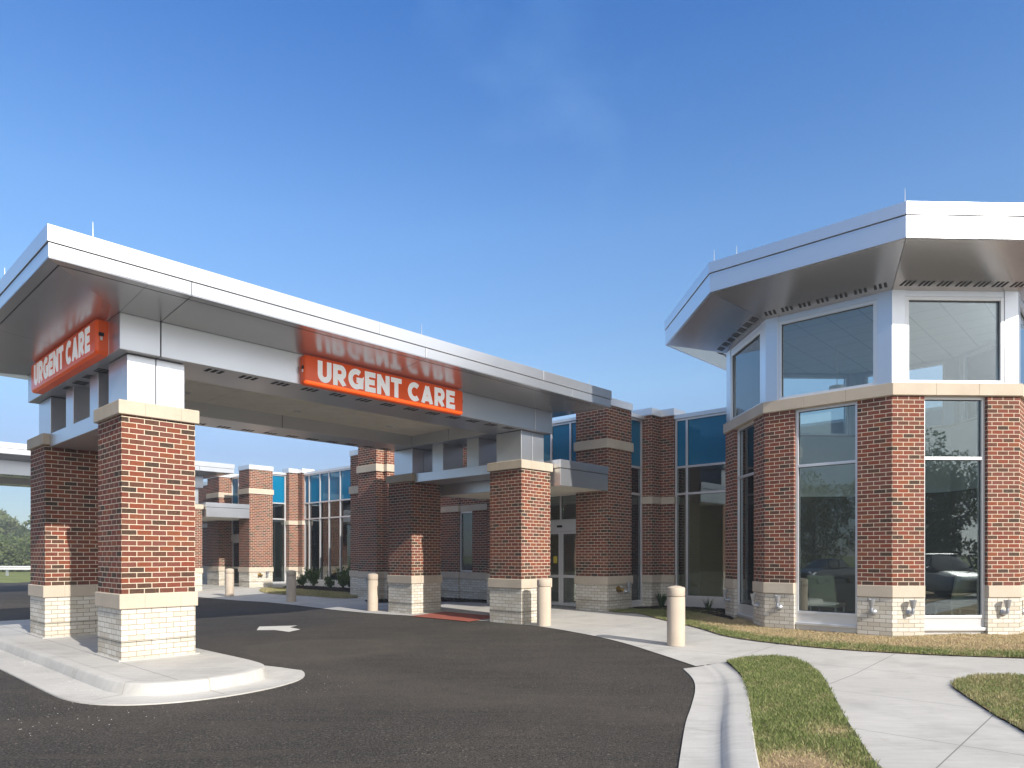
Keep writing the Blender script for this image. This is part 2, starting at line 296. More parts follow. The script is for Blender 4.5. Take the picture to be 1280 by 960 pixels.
# ------------------------------------------------------------------ mesh builder
class MB:
    def __init__(s): s.v = []; s.f = []
    def raw(s, vs, fs):
        o = len(s.v); s.v += [Vector(p) for p in vs]; s.f += [tuple(o+i for i in f) for f in fs]; return s
    def prism(s, pts, z0, z1, close=True):
        """pts: world xy outline; z may be a number or per-vertex list"""
        a = sum(pts[i].x*pts[(i+1) % len(pts)].y - pts[(i+1) % len(pts)].x*pts[i].y for i in range(len(pts)))
        if a < 0:
            pts = pts[::-1]
            if isinstance(z0, (list, tuple)): z0 = z0[::-1]
            if isinstance(z1, (list, tuple)): z1 = z1[::-1]
        n = len(pts)
        A = z0 if isinstance(z0, (list, tuple)) else [z0]*n; B = z1 if isinstance(z1, (list, tuple)) else [z1]*n
        vs = [Vector((p.x, p.y, A[i])) for i, p in enumerate(pts)] + [Vector((p.x, p.y, B[i])) for i, p in enumerate(pts)]
        fs = [tuple(range(n-1, -1, -1)), tuple(range(n, 2*n))] + [(i, (i+1) % n, n+(i+1) % n, n+i) for i in range(n)]
        return s.raw(vs, fs)
    def box(s, u0, u1, v0, v1, z0, z1):
        return s.prism([W(u0, v0), W(u1, v0), W(u1, v1), W(u0, v1)], z0, z1)
    def fbox(s, p0, t, n, s0, s1, d0, d1, z0, z1):
        """box in a facade's frame: along t, outward n"""
        return s.prism([p0+t*s0+n*d0, p0+t*s1+n*d0, p0+t*s1+n*d1, p0+t*s0+n*d1], z0, z1)
    def lbox(s, x0, x1, y0, y1, z0, z1):
        return s.prism([Vector((x0, y0, 0)), Vector((x1, y0, 0)), Vector((x1, y1, 0)), Vector((x0, y1, 0))], z0, z1)
    def slab(s, pts, up):
        """any planar outline in space, thickened along up"""
        n = len(pts); vs = [Vector(p) for p in pts] + [Vector(p)+up for p in pts]
        nn = Vector((0, 0, 0))
        for i in range(n): nn += Vector(pts[i]).cross(Vector(pts[(i+1) % n]))
        if nn.dot(up) < 0:
            vs = vs[:n][::-1] + vs[n:][::-1]
        fs = [tuple(range(n-1, -1, -1)), tuple(range(n, 2*n))] + [(i, (i+1) % n, n+(i+1) % n, n+i) for i in range(n)]
        return s.raw(vs, fs)
    def sheet(s, pts):
        ids = tessellate_polygon([[Vector((p.x, p.y, 0)) for p in pts]])
        o = len(s.v); s.v += [Vector(p) for p in pts]
        for t in ids:
            a, b, c = (pts[i] for i in t)
            if (b.x-a.x)*(c.y-a.y)-(b.y-a.y)*(c.x-a.x) < 0: t = (t[0], t[2], t[1])
            s.f.append(tuple(o+i for i in t))
        return s
    def lathe(s, prof, c=(0, 0, 0), seg=24, axis=None):
        """prof: (r, z) list, turned round z (or moved into 'axis' frame)"""
        c = Vector(c); o = len(s.v); n = len(prof)
        rot = Vector((0, 0, 1)).rotation_difference(Vector(axis).normalized()) if axis is not None else None
        for k in range(seg):
            a = 2*math.pi*k/seg
            for r, z in prof:
                p = Vector((r*math.cos(a), r*math.sin(a), z))
                if rot: p = rot @ p
                s.v.append(c+p)
        for k in range(seg):
            k2 = (k+1) % seg
            for i in range(n-1):
                s.f.append((o+k*n+i, o+k2*n+i, o+k2*n+i+1, o+k*n+i+1))
        s.f.append(tuple(o+k*n+n-1 for k in range(seg))); s.f.append(tuple(o+k*n for k in range(seg-1, -1, -1)))
        return s
    def tube(s, pts, rad, seg=8):
        o = len(s.v); n = len(pts); pts = [Vector(p) for p in pts]
        rs = rad if isinstance(rad, (list, tuple)) else [rad]*n
        for i, p in enumerate(pts):
            d = (pts[min(i+1, n-1)] - pts[max(i-1, 0)]).normalized()
            a = d.orthogonal().normalized() if abs(d.z) > .9 else d.cross(ZUP).normalized(); b = d.cross(a)
            for k in range(seg):
                th = 2*math.pi*k/seg; s.v.append(p + (a*math.cos(th)+b*math.sin(th))*rs[i])
        for i in range(n-1):
            for k in range(seg):
                k2 = (k+1) % seg; s.f.append((o+i*seg+k, o+i*seg+k2, o+(i+1)*seg+k2, o+(i+1)*seg+k))
        s.f.append(tuple(o+k for k in range(seg-1, -1, -1))); s.f.append(tuple(o+(n-1)*seg+k for k in range(seg)))
        return s
    def build(s, name, mat, parent=None, org=None, zo=0., bevel=0, smooth=False):
        me = bpy.data.meshes.new(name)
        off = parent_world(parent)
        me.from_pydata([p-off for p in s.v], [], s.f)
        me.update()
        if org is None: org = s.v[0]
        uvl = me.uv_layers.new(name='UVMap').data
        for p in me.polygons:
            n = p.normal
            if abs(n.z) < .7:
                t = Vector((-n.y, n.x, 0)).normalized()
                for li in p.loop_indices:
                    co = me.vertices[me.loops[li].vertex_index].co + off
                    uvl[li].uv = ((co.x-org.x)*t.x + (co.y-org.y)*t.y, co.z - zo)
            else:
                for li in p.loop_indices:
                    co = me.vertices[me.loops[li].vertex_index].co + off; uvl[li].uv = (co.x, co.y)
        if smooth:
            me.polygons.foreach_set('use_smooth', [True]*len(me.polygons)); me.set_sharp_from_angle(angle=R(40))
        me.materials.append(mat)
        o = bpy.data.objects.new(name, me); COL.objects.link(o)
        if parent: o.parent = parent
        if bevel:
            b = o.modifiers.new('Bevel', 'BEVEL'); b.width = bevel; b.segments = 2; b.limit_method = 'ANGLE'; b.angle_limit = R(50)
        return o
def parent_world(p):
    off = Vector((0, 0, 0))
    while p: off = off + p.location; p = p.parent
    return off
def thing(name, label, cat, loc, group=None):
    o = bpy.data.objects.new(name, None); COL.objects.link(o); o.location = loc; o.empty_display_size = .2
    return tag(o, label, cat, group)
def tag(o, label, cat, group=None):
    o['label'] = label; o['category'] = cat
    if group: o['group'] = group
    return o
def kind(o, k='structure'):
    o['kind'] = k; return o
def copy_tree(o, parent=None):
    c = o.copy(); COL.objects.link(c)
    if parent: c.parent = parent
    for ch in list(o.children): copy_tree(ch, c)
    return c

# ------------------------------------------------------------------ ground
def cut_sheet(mb):
    """split a ground sheet where the paving starts and stops rising, then lift it"""
    bm = bmesh.new(); vs = [bm.verts.new(p) for p in mb.v]
    for f in mb.f: bm.faces.new([vs[i] for i in f])
    for u in (10.2, 14.7):
        bmesh.ops.bisect_plane(bm, geom=bm.verts[:]+bm.edges[:]+bm.faces[:], plane_co=W(u, 0), plane_no=D1)
    for v in bm.verts: v.co.z += gz(v.co.dot(D1))
    bm.verts.index_update()
    mb.v = [v.co.copy() for v in bm.verts]; mb.f = [tuple(v.index for v in f.verts) for f in bm.faces]; bm.free()
    return mb
def smooth_line(pts, n=6, closed=False):
    """Catmull-Rom through uv points"""
    out = []; m = len(pts); rng = range(m if closed else m-1)
    for i in rng:
        g = lambda k: pts[k % m] if closed else pts[min(max(k, 0), m-1)]
        p0, p1, p2, p3 = (Vector((*g(k), 0)) for k in (i-1, i, i+1, i+2))
        for j in range(n):
            t = j/n
            q = .5*((2*p1) + (p2-p0)*t + (2*p0-5*p1+4*p2-p3)*t*t + (3*p1-p0-3*p2+p3)*t**3)
            out.append((q.x, q.y))
    if not closed: out.append(tuple(pts[-1]))
    return out
kind(MB().sheet([Vector((-1500, -1500, -.08)), Vector((1500, -1500, -.08)), Vector((1500, 1500, -.08)), Vector((-1500, 1500, -.08))]).build('ground', M['field']))
kind(cut_sheet(MB().sheet([W(-60, -34), W(30, -34), W(30, 50.3), W(10, 50.3), W(-8, 68), W(-60, 95)])).build('driveway', M['asphalt']))
edge = smooth_line([(11.2, 48), (11.2, 26.8), (11.5, 21.7), (11.3, 17.9), (11.3, 16.0), (11.55, 14.0), (11.75, 11.8), (11.68, 10.1), (11.12, 8.08), (10.36, 6.53), (9.36, 5.05)])
isl_r = smooth_line([(10.04, 4.9), (10.45, 4.72), (10.7, 4.45), (10.66, 4.1), (10.16, 3.67), (9.32, 3.22), (7.36, 2.36), (6.26, 1.85), (5.75, 1.6), (2.0, -.3)])
lawn_r = smooth_line([(4.0, -.9), (7.93, .95), (8.48, 1.23), (9.70, 1.78), (10.1, 1.93), (10.51, 1.95), (10.9, 1.78), (11.25, 1.36), (11.6, 0), (11.9, -4), (12, -30)])
kind(cut_sheet(MB().sheet([W(u, v, .012) for u, v in edge + isl_r + lawn_r + [(29, -30), (29, 48)]])).build('sidewalk', M['sidewalk']))
strip = smooth_line([(14.79, 10.46), (14.7, 10.0), (14.8, 9.6), (14.06, 8.5), (13.2, 7.1), (12.45, 6.11), (12.15, 5.2), (12.06, 3.97), (12.32, 2.62), (12.72, 1.52), (13.2, 0), (13.4, -8)])
lawns = []
def lawn(name, pts, dz, mat):
    o = cut_sheet(MB().sheet([W(u, v, dz) for u, v in pts])).build(name, mat); kind(o, 'structure'); return o
lawn_strip = strip + [(18, -8), (18, 5), (16.9, 9.2), (16.0, 10.3), (15.3, 10.45)]
lawn('lawn_soil', lawn_strip, .030, M['soil'])
lawn_right = lawn_r + [(4, -30)]
lawn('lawn_soil', lawn_right, .030, M['soil'])
kerb_back = [(10.0, 4.92)]
def kz(i): return [.012, .05, .09, .12, .12, .12, .12, .12, .12][i]
def ground_uv(x, y, z=0.):
    Y = (1.65-z)*870/(y-694); X = (x-640)/870*Y; p = Vector((X, Y, 0)); return (p.dot(D1), p.dot(D2))
KH = [.014, .03, .05, .065, .075, .075, .075, .075]
kerb_o = [ground_uv(*p, .014) for p in ((854, 835.5), (866, 848), (869, 862), (864, 883), (857, 904), (850, 946), (844, 990), (830, 1080))]
kerb_b = [ground_uv(*p, h) for p, h in zip(((907, 827.5), (924, 842), (933, 859), (938, 885), (940.5, 905), (947, 946), (958, 990), (985, 1080)), KH)]
kb = smooth_line(kerb_b, 6)
grass_isl = isl_r[3:] + kb[::-1][:-1]
lawn('lawn_soil', grass_isl, .05, M['soil'])
bedA = [(17.15, 9.9), (16.62, 10.35), (15.95, 10.55), (15.6, 10.3), (15.9, 9.6), (15.95, 8.8), (15.3, 7.8), (14.6, 7.0), (15.4, 7.4), (16.5, 7.62), (17.15, 7.62)]
kind(cut_sheet(MB().sheet([W(u, v, .045) for u, v in smooth_line(bedA, 3, True)])).build('mulch_bed', M['mulch']))
bedB = smooth_line([(17.1, 29.3), (15.6, 28.6), (15.25, 26), (15.2, 23), (15.0, 21.3), (17.1, 21.5)], 3, True)
kind(cut_sheet(MB().sheet([W(u, v, .045) for u, v in bedB])).build('mulch_bed', M['mulch']))
bedC = smooth_line([(15.35, 18.5), (14.2, 18.9), (13.3, 19.0), (13.2, 18.2), (14.3, 16.9), (15.0, 15.1), (15.38, 15.1)], 3, True)
kind(cut_sheet(MB().sheet([W(u, v, .045) for u, v in bedC])).build('mulch_bed', M['mulch']))
lawnB = smooth_line([(15.1, 28.7), (14.1, 27.8), (13.4, 25.6), (13.5, 23), (13.6, 20.6), (14.9, 21.3), (15.1, 24), (15.2, 26.5)], 3, True)
lawn('lawn_soil', lawnB, .030, M['soil'])

def sweep(rows, name, mat, parent=None):
    """rows: lists of world points; skins neighbouring rows"""
    mb = MB(); n = len(rows[0])
    for r in rows: mb.v += [Vector(p) for p in r]
    for i in range(len(rows)-1):
        for j in range(n-1):
            mb.f.append((i*n+j, i*n+j+1, (i+1)*n+j+1, (i+1)*n+j))
    o = mb.build(name, mat, parent, smooth=True)
    bm = bmesh.new(); bm.from_mesh(o.data); bmesh.ops.recalc_face_normals(bm, faces=bm.faces)
    if sum(f.normal.z for f in bm.faces) < 0: bmesh.ops.reverse_faces(bm, faces=bm.faces)
    bm.to_mesh(o.data); bm.free()
    return o
# kerb and gutter along the curve in front of the walk
hts = KH; out_e, back = kerb_o, kerb_b
rows = []
so, sb = smooth_line(out_e, 6), smooth_line(back, 6)
for i, (a, b) in enumerate(zip(so, sb)):
    t = i/6; k = min(int(t), 6); h = hts[k] + (hts[k+1]-hts[k])*(t-k)
    A, B = W(*a), W(*b); d = (B-A); w = d.length; d = d/w; gw = w*.63
    zb = .012
    pt = lambda x, z: Vector((A.x+d.x*x, A.y+d.y*x, z + gz((A+d*x).dot(D1))))
    rows.append([pt(0, -.05), pt(0, zb), pt(w*.30, .006), pt(w*.44, .008), pt(w*.51, .016), pt(w*.56, h*.40), pt(w*.62, h*.78), pt(w*.68, h*.95), pt(w*.76, h), pt(w-.01, h+.004), pt(w, h-.004), pt(w+.012, -.04)])
kind(sweep(rows, 'kerb', M['concrete']))
for i in (9, 17, 25, 33):                       # saw-cut joints of the kerb
    if i < len(rows)-1:
        tt = (rows[i+1][1]-rows[i][1]).normalized()*.003
        kind(sweep([[p-tt+Vector((0, 0, .0015)) for p in rows[i][1:8]], [p+tt+Vector((0, 0, .0015)) for p in rows[i][1:8]]], 'kerb_joint', M['sj']))
# thin dark edging between the island's grass and the walk
ed = smooth_line(isl_r[12:], 1)
rows = []
for i, p in enumerate(isl_r[10:]):
    q = isl_r[min(10+i+1, len(isl_r)-1)]; pr = isl_r[10+i-1]
    d = (W(*q)-W(*pr)).normalized(); s = Vector((-d.y, d.x, 0))
    A = W(*p); z = gz(p[0])
    rows.append([Vector((*(A-s*.03).xy, z-.03)), Vector((*(A-s*.03).xy, z+.052)), Vector((*(A+s*.02).xy, z+.052)), Vector((*(A+s*.02).xy, z-.03))])
kind(sweep(rows, 'lawn_edging', M['black']))

# traffic island under the canopy
top = smooth_line([(2.78, 18.6), (2.78, 14.9), (2.80, 12.1), (2.80, 9.85), (2.83, 9.15), (2.98, 8.74), (3.31, 8.53), (3.75, 8.49), (4.22, 8.6), (4.56, 8.85), (4.72, 9.4), (4.74, 11), (4.74, 14.9), (4.74, 18.6), (4.3, 19.3), (3.2, 19.3)], 5, True)
def offs(pts, d):
    out = []; n = len(pts)
    for i in range(n):
        a, b = Vector((*pts[i-1], 0)), Vector((*pts[(i+1) % n], 0)); t = (b-a).normalized()
        out.append((pts[i][0]-(-t.y)*d*-1*-1, pts[i][1]-t.x*d) if False else (pts[i][0] + t.y*d, pts[i][1] - t.x*d))
    return out
# orientation test so that positive offsets go outward
ar = sum(top[i][0]*top[(i+1) % len(top)][1]-top[(i+1) % len(top)][0]*top[i][1] for i in range(len(top)))
sg = 1 if ar > 0 else -1
def gut(p):                                     # gutter is wide on the outside, narrow along the drive-through lane
    u, v = p
    if u > 4.4 and v > 9.2: return max(.16, .45-(v-9.2)*.3)
    return .52
prof = [(-.17, .150), (-.03, .149), (-.008, .144), (.006, .13), (.04, .014), (.06, .006)]
rows = []
for i in list(range(len(top)))+[0]:
    r = []
    for d, z in prof: r.append(W(*offs(top, sg*d)[i], z))
    r.append(W(*offs(top, sg*gut(top[i]))[i], .014)); r.append(W(*offs(top, sg*(gut(top[i])+.01))[i], -.04))
    rows.append(r)
kind(sweep(rows, 'island_kerb', M['concrete']))
kind(MB().sheet([W(*p, .152) for p in offs(top, -sg*.15)]).build('traffic_island', M['sidewalk']))
for i in (4, 22, 34, 44):
    a = [W(*offs(top, sg*d)[i], z+.0015) for d, z in ((-.17, .150), (-.03, .149), (-.008, .144), (.006, .13), (.04, .014), (.4, .016))]
    tt = (W(*top[i+1])-W(*top[i-1])).normalized()*.004
    kind(sweep([[p-tt for p in a], [p+tt for p in a]], 'kerb_joint', M['sj']))
rg = random.Random(3); gm = MB()
for _ in range(420):                            # grit washed into the island's gutter and onto the lane
    if rg.random() < .7: p = W(2.78-.10-min(rg.expovariate(9), .42), rg.uniform(8.9, 16), .017)
    else: p = W(rg.uniform(1.6, 5.2), rg.uniform(7.4, 9), .012)
    r = rg.uniform(.003, .007); gm.raw([p+Vector((r, 0, 0)), p+Vector((-.4*r, .8*r, 0)), p+Vector((-.6*r, -.7*r, 0)), p+Vector((0, 0, r*.9))], [(0, 1, 3), (1, 2, 3), (2, 0, 3)])
kind(gm.build('grit', M['concrete']), 'stuff')
# painted arrow, tactile pad
def px(x, y, z=0):
    Y = (1.65-z)*870/(y-694); return Vector(((x-640)/870*Y, Y, z))
arrow = [(7.31, 14.53), (7.72, 15.22), (8.45, 14.80), (8.12, 14.56), (8.05, 13.98), (7.62, 13.70), (7.60, 14.28)]
kind(MB().sheet([W(u, v, .006) for u, v in arrow]).build('painted_arrow', M['paint']))
tp = cut_sheet(MB().prism([W(11.42, 12.15), W(12.55, 12.15), W(12.55, 14.3), W(11.42, 14.3)], .014, .022))
kind(tp.build('tactile_paving', M['red_pad']))

# grass blades
def blades(name, poly, density, hmin, hmax, dz, dryf, width=.006, seed=1):
    rng = np.random.default_rng(seed)
    P = np.array([[W(*p).x, W(*p).y] for p in poly])
    lo, hi = P.min(0), P.max(0); n = int((hi-lo).prod()*density)
    q = rng.uniform(lo, hi, (n, 2))
    ins = np.zeros(n, bool); m = len(P)
    for i in range(m):
        a, b = P[i], P[i-1]
        c = ((a[1] > q[:, 1]) != (b[1] > q[:, 1])) & (q[:, 0] < (b[0]-a[0])*(q[:, 1]-a[1])/(b[1]-a[1]+1e-12)+a[0])
        ins ^= c
    q = q[ins]; q = q + rng.normal(0, .014, q.shape)
    dist = np.hypot(q[:, 0], q[:, 1])
    vis = (q[:, 1] > 3) & (np.abs(q[:, 0]) < q[:, 1]*1.05 + 2)
    q = q[vis]; n = len(q)
    u = q @ np.array([D1.x, D1.y]); v = q @ np.array([D2.x, D2.y])
    # clumpy field out of a few sines
    cl = (np.sin(q[:, 0]*5.1+q[:, 1]*2.3)+np.sin(q[:, 0]*2.2-q[:, 1]*6.3+1)+np.sin(q[:, 0]*11.3+q[:, 1]*9.7+2)*.7+np.sin(-q[:, 0]*17+q[:, 1]*13))/3.7
    dry, keep, hs = dryf(u, v, cl, rng)
    ok = rng.random(n) < keep; q, u, dry, hs, cl = q[ok], u[ok], dry[ok], hs[ok], cl[ok]; n = len(q)
    h = (hmin+(hmax-hmin)*rng.random(n))*hs*(1+.35*cl); a = rng.uniform(0, 2*np.pi, n); ln = rng.uniform(.1, .9, n)*h
    la = rng.uniform(0, 2*np.pi, n); z0 = .04*np.clip(u-10.2, 0, 4.5)+dz
    w = width*rng.uniform(.6, 1.4, n)
    V = np.zeros((n, 5, 3)); ca, sa = np.cos(a)*w, np.sin(a)*w
    for k, (f, b, s) in enumerate(((0, 0, -1), (0, 0, 1), (.55, .35, -.8), (.55, .35, .8), (1, 1, 0))):
        V[:, k, 0] = q[:, 0]+ca*s+np.cos(la)*ln*b; V[:, k, 1] = q[:, 1]+sa*s+np.sin(la)*ln*b; V[:, k, 2] = z0+h*f
    me = bpy.data.meshes.new(name)
    me.vertices.add(n*5); me.vertices.foreach_set('co', V.ravel())
    base = (np.arange(n)*5)[:, None]
    loops = np.hstack([base+np.array([[0, 1, 3, 2]]), base+np.array([[2, 3, 4]])]).ravel()
    me.loops.add(n*7); me.loops.foreach_set('vertex_index', loops.astype(np.int32))
    st = np.empty(n*2, np.int32); st[0::2] = np.arange(n)*7; st[1::2] = np.arange(n)*7+4
    me.polygons.add(n*2); me.polygons.foreach_set('loop_start', st)
    me.update(calc_edges=True)
    at = me.attributes.new('dry', 'FLOAT', 'POINT'); at.data.foreach_set('value', np.repeat(dry, 5).astype(np.float32))
    me.materials.append(M['grass'])
    o = bpy.data.objects.new(name, me); COL.objects.link(o); return kind(o, 'stuff')
def dry_isl(u, v, cl, rng):
    bare = np.exp(-(((u-5.35)/.42)**2+((v-2.05)/.30)**2)) + .55*np.exp(-(((u-6.55)/.22)**2+((v-2.2)/.12)**2))
    dry = np.clip(.06+.15*(cl < -.3)+bare*.9+rng.normal(0, .18, len(u)), 0, 1)
    return dry, np.clip(1-bare*1.0, .12, 1), 1-.55*np.clip(bare, 0, 1)
def dry_strip(u, v, cl, rng):
    su = np.interp(v, [1.5, 2.6, 4, 5.2, 6.1, 8.5, 10], [12.72, 12.32, 12.06, 12.15, 12.45, 14.06, 14.8])
    d = np.clip((u-su-.35)/.5, 0, 1)*np.clip((8.6-v)/1.5, 0, 1)
    dry = np.clip(d*.80+.10+.25*(cl < -.25)+rng.normal(0, .22, len(u)), 0, 1)
    return dry, np.clip(1-d*.30*(cl > -.2)-d*.5*(cl < -.35), .2, 1), 1-.35*d
def dry_b(u, v, cl, rng): return np.clip(.45+.3*cl+rng.normal(0, .15, len(u)), 0, 1), np.ones(len(u)), np.ones(len(u))
def dry_r(u, v, cl, rng): return np.clip(.3+.3*cl+rng.normal(0, .2, len(u)), 0, 1), np.ones(len(u)), np.ones(len(u))
blades('grass', grass_isl, 7600, .02, .052, .05, dry_isl, .0036, 1)
blades('grass', lawn_strip, 4200, .02, .05, .03, dry_strip, .005, 2)
blades('grass', [p for p in lawn_right if p[0] > 6 and p[1] > -3]+[(6, -3)], 5200, .022, .05, .03, dry_r, .0038, 3)
blades('grass', lawnB, 900, .03, .06, .03, dry_b, .009, 4)
# chips of bark on the mulch beds
def chips(poly, n, seed):
    rng = random.Random(seed); mb = MB(); us = [p[0] for p in poly]; vs = [p[1] for p in poly]
    def inside(u, v):
        c = False
        for i in range(len(poly)):
            a, b = poly[i], poly[i-1]
            if (a[1] > v) != (b[1] > v) and u < (b[0]-a[0])*(v-a[1])/(b[1]-a[1])+a[0]: c = not c
        return c
    while n:
        u, v = rng.uniform(min(us), max(us)), rng.uniform(min(vs), max(vs))
        if not inside(u, v): continue
        n -= 1; c = W(u, v, gz(u)+.05); a = rng.uniform(0, 6.28); l = rng.uniform(.02, .055); w = l*.4
        t = Vector((math.cos(a), math.sin(a), rng.uniform(-.4, .4)))*l; s = Vector((-math.sin(a), math.cos(a), rng.uniform(-.3, .3)))*w
        mb.raw([c-t-s, c+t-s, c+t+s, c-t+s, c+Vector((0, 0, .025))], [(0, 1, 4), (1, 2, 4), (2, 3, 4), (3, 0, 4)])
    return kind(mb.build('bark_chips', M['mulch']), 'stuff')
chips(smooth_line(bedA, 3, True), 1500, 1); chips(bedB, 1500, 2); chips(bedC, 900, 3)

# ------------------------------------------------------------------ brick piers
ZB, ZS0, ZS1 = .06, .885, 1.10
def rect(u0, u1, v0, v1, g=0.):
    return [W(u0-g, v0-g), W(u1+g, v0-g), W(u1+g, v1+g), W(u0-g, v1+g)]
def ring_box(u0, u1, v0, v1, g, z0, z1, gap=.004, n=2):
    pass
def pier(parent, u0, u1, v0, v1, ztop, zbot=ZB, band=(4.43, 4.67), cop=True, name='brick_pier', cap=None):
    org = W(u0, v0)
    b = MB().prism(rect(u0, u1, v0, v1), ZS1-.02, ztop-(.2 if cop else 0)).build(name, M['brick'], parent, org, ZS1)
    w = MB().prism(rect(u0, u1, v0, v1, .004), zbot-.05, ZS0+.01)
    w.build('base_course', M['white_brick'], b, W(u0-.004, v0-.004), zbot-.02)
    MB().prism(rect(u0, u1, v0, v1, .012), zbot+.262, zbot+.268).build('base_joint', M['vent'], b)
    MB().prism(rect(u0, u1, v0, v1, .035), ZS0, ZS1).build('stone_sill', M['stone'], b, bevel=.012)
    if band: MB().prism(rect(u0, u1, v0, v1, .045), *band).build('stone_band', M['stone'], b, bevel=.01)
    if cop: MB().prism(rect(u0, u1, v0, v1, .03), ztop-.2, ztop).build('coping', M['coping'], b, bevel=.008)
    return b

# ------------------------------------------------------------------ drive-through canopy
def spike(parent, p, h=.24):
    MB().tube([p, p+Vector((0, 0, h*.4)), p+Vector((0, 0, h))], [.008, .006, .003], 6).build('lightning_rod', M['steel'], parent)
def seams(a, b, cuts, g=.006):
    xs = [a]+[c for c in cuts if a < c < b]+[b]
    return [(x+(g if i else 0), y-(g if i < len(xs)-2 else 0)) for i, (x, y) in enumerate(zip(xs[:-1], xs[1:]))]
CU = (3.393, 11.76); CV = (10.724, 14.70); CW = 1.02
def make_canopy():
    t = thing('drive_through_canopy', 'silver drive-through canopy on four brick columns carrying the orange urgent care signs', 'canopy', W(3.4, 10.7, 0))
    BU0, BU1, BV0, BV1 = 3.36, 12.815, 10.69, 15.755
    ZT = 5.06; ZBm = 4.547; ZC = 4.84
    for iu, u in enumerate(CU):
        for iv, v in enumerate(CV):
            zb = .15 if iu == 0 else gz(12.2)
            c = pier(t, u, u+CW, v, v+CW, 3.66, zb, None, False, 'brick_column')
            for sa, sb_ in ((u-.05, u+.36), (u+.36, u+.74), (u+.74, u+CW+.05)): pass
            MB().prism(rect(u, u+CW, v, v+CW, .05), 3.64, 3.84).build('stone_cap', M['stone'], c, bevel=.012)
            # flush joints of the cap and sill stones
            for x in (u+.30, u+.80):
                MB().box(x-.002, x+.002, v-.0512, v+CW+.0512, 3.652, 3.828).build('stone_joint', M['sj'], c)
                MB().box(x-.002, x+.002, v-.0362, v+CW+.0362, ZS0+.012, ZS1-.012).build('stone_joint', M['sj'], c)
            for y in (v+.30, v+.80): MB().box(u-.0512, u+CW+.0512, y-.002, y+.002, 3.652, 3.828).build('stone_joint', M['sj'], c)
            if iu == 0:
                MB().prism(rect(u, u+CW, v, v+CW, .05), .14, .172).build('mortar_skirt', M['concrete'], c)
            # metal clad post over the cap
            po = MB()
            a0, a1, m = u+.11, u+CW-.11, u+.50
            po.box(a0, m-.005, v+.11, v+CW-.11, 3.865, 4.535); po.box(m+.005, a1, v+.11, v+CW-.11, 3.865, 4.535)
            pp = po.build('post_cladding', M['silver'], c, bevel=.006)
            MB().box(a0+.03, a1-.03, v+.14, v+CW-.14, 3.83, 4.56).build('post_core', M['black'], c)
    # beams: clad boxes with open joints over a dark core
    def beam(u0, u1, v0, v1, along, cuts, name='beam'):
        b = MB()
        for a, c in seams(u0 if along == 'u' else v0, u1 if along == 'u' else v1, cuts):
            if along == 'u': b.box(a, c, v0, v1, ZBm, ZT)
            else: b.box(u0, u1, a, c, ZBm, ZT)
        o = b.build(name, M['silver'], t, bevel=.008)
        MB().box(u0+.03, u1-.03, v0+.03, v1-.03, ZBm+.03, ZT+.08).build('beam_core', M['black'], o)
        return o
    beam(BU0, BU1, BV0, BV0+1.08, 'u', (3.91, 8.0, 12.2)); beam(BU0, BU1, BV1-1.08, BV1, 'u', (3.91, 8.0, 12.2))
    beam(BU0, BU0+1.08, BV0+1.085, BV1-1.085, 'v', (13.2,)); beam(BU1-1.08, BU1, BV0+1.085, BV1-1.085, 'v', (13.2,))
    # perforated vents under the beams
    x = BU0+1.3
    while x < BU1-1.4:
        for v0 in (BV0+.12, BV1-.34):
            
            vb = MB()
            for k in range(3): vb.box(x+k*.10, x+k*.10+.055, v0, v0+.20, ZBm-.004, ZBm+.01)
            vb.build('soffit_vent', M['vent'], t)
        x += .56
    y = BV0+1.35
    while y < BV1-1.5:
        for u0 in (BU0+.12, BU1-.34):
            
            vb = MB()
            for k in range(3): vb.box(u0, u0+.2, y+k*.10, y+k*.10+.055, ZBm-.004, ZBm+.01)
            vb.build('soffit_vent', M['vent'], t)
        y += .56
    # ceiling inside the beams
    ce = MB()
    iu0, iu1, iv0, iv1 = BU0+1.08, BU1-1.08, BV0+1.08, BV1-1.08
    for a, c in seams(iu0, iu1, (6.2, 8.0, 9.8)):
        for d, e in seams(iv0, iv1, (13.2,)): ce.box(a, c, d, e, ZC, ZC+.02)
    ceo = ce.build('ceiling', M['ceiling'], t)
    for u in (5.6, 8.0, 10.5):
        for v in (12.4, 14.0):
            MB().lathe([(.085, 0), (.085, -.012), (.06, -.012), (.05, .004)], W(u, v, ZC), 16).build('downlight', M['drywall_white'], ceo)
    # side rails between the columns with two short posts each
    for u in CU:
        r = MB().box(u+.06, u+CW-.06, CV[0]+CW+.055, CV[1]-.055, 3.60, 3.835).build('side_rail', M['silver'], t, bevel=.008)
        for v in (12.30, 13.62):
            MB().box(u+.16, u+CW-.16, v, v+.42, 3.835, 4.547).build('rail_post', M['silver'], r, bevel=.006)
    # roof: sloping soffit, two fascia bands, deck
    FU0, FU1, FV0, FV1, ZF = 2.25, 13.68, 9.60, 16.62, 5.16
    so_ = MB(); g = .005
    up = Vector((0, 0, .02))
    def q(u, v, z): return W(u, v, z)
    for a, c in seams(BU0, BU1, (3.91, 8.0, 12.2)):
        so_.slab([q(a, FV0, ZF), q(c, FV0, ZF), q(c, BV0-.004, ZT), q(a, BV0-.004, ZT)], up)
        so_.slab([q(a, FV1, ZF), q(c, FV1, ZF), q(c, BV1+.004, ZT), q(a, BV1+.004, ZT)], up)
    for a, c in seams(BV0, BV1, (13.2,)):
        so_.slab([q(FU0, a, ZF), q(FU0, c, ZF), q(BU0-.004, c, ZT), q(BU0-.004, a, ZT)], up)
        so_.slab([q(FU1, a, ZF), q(FU1, c, ZF), q(BU1+.004, c, ZT), q(BU1+.004, a, ZT)], up)
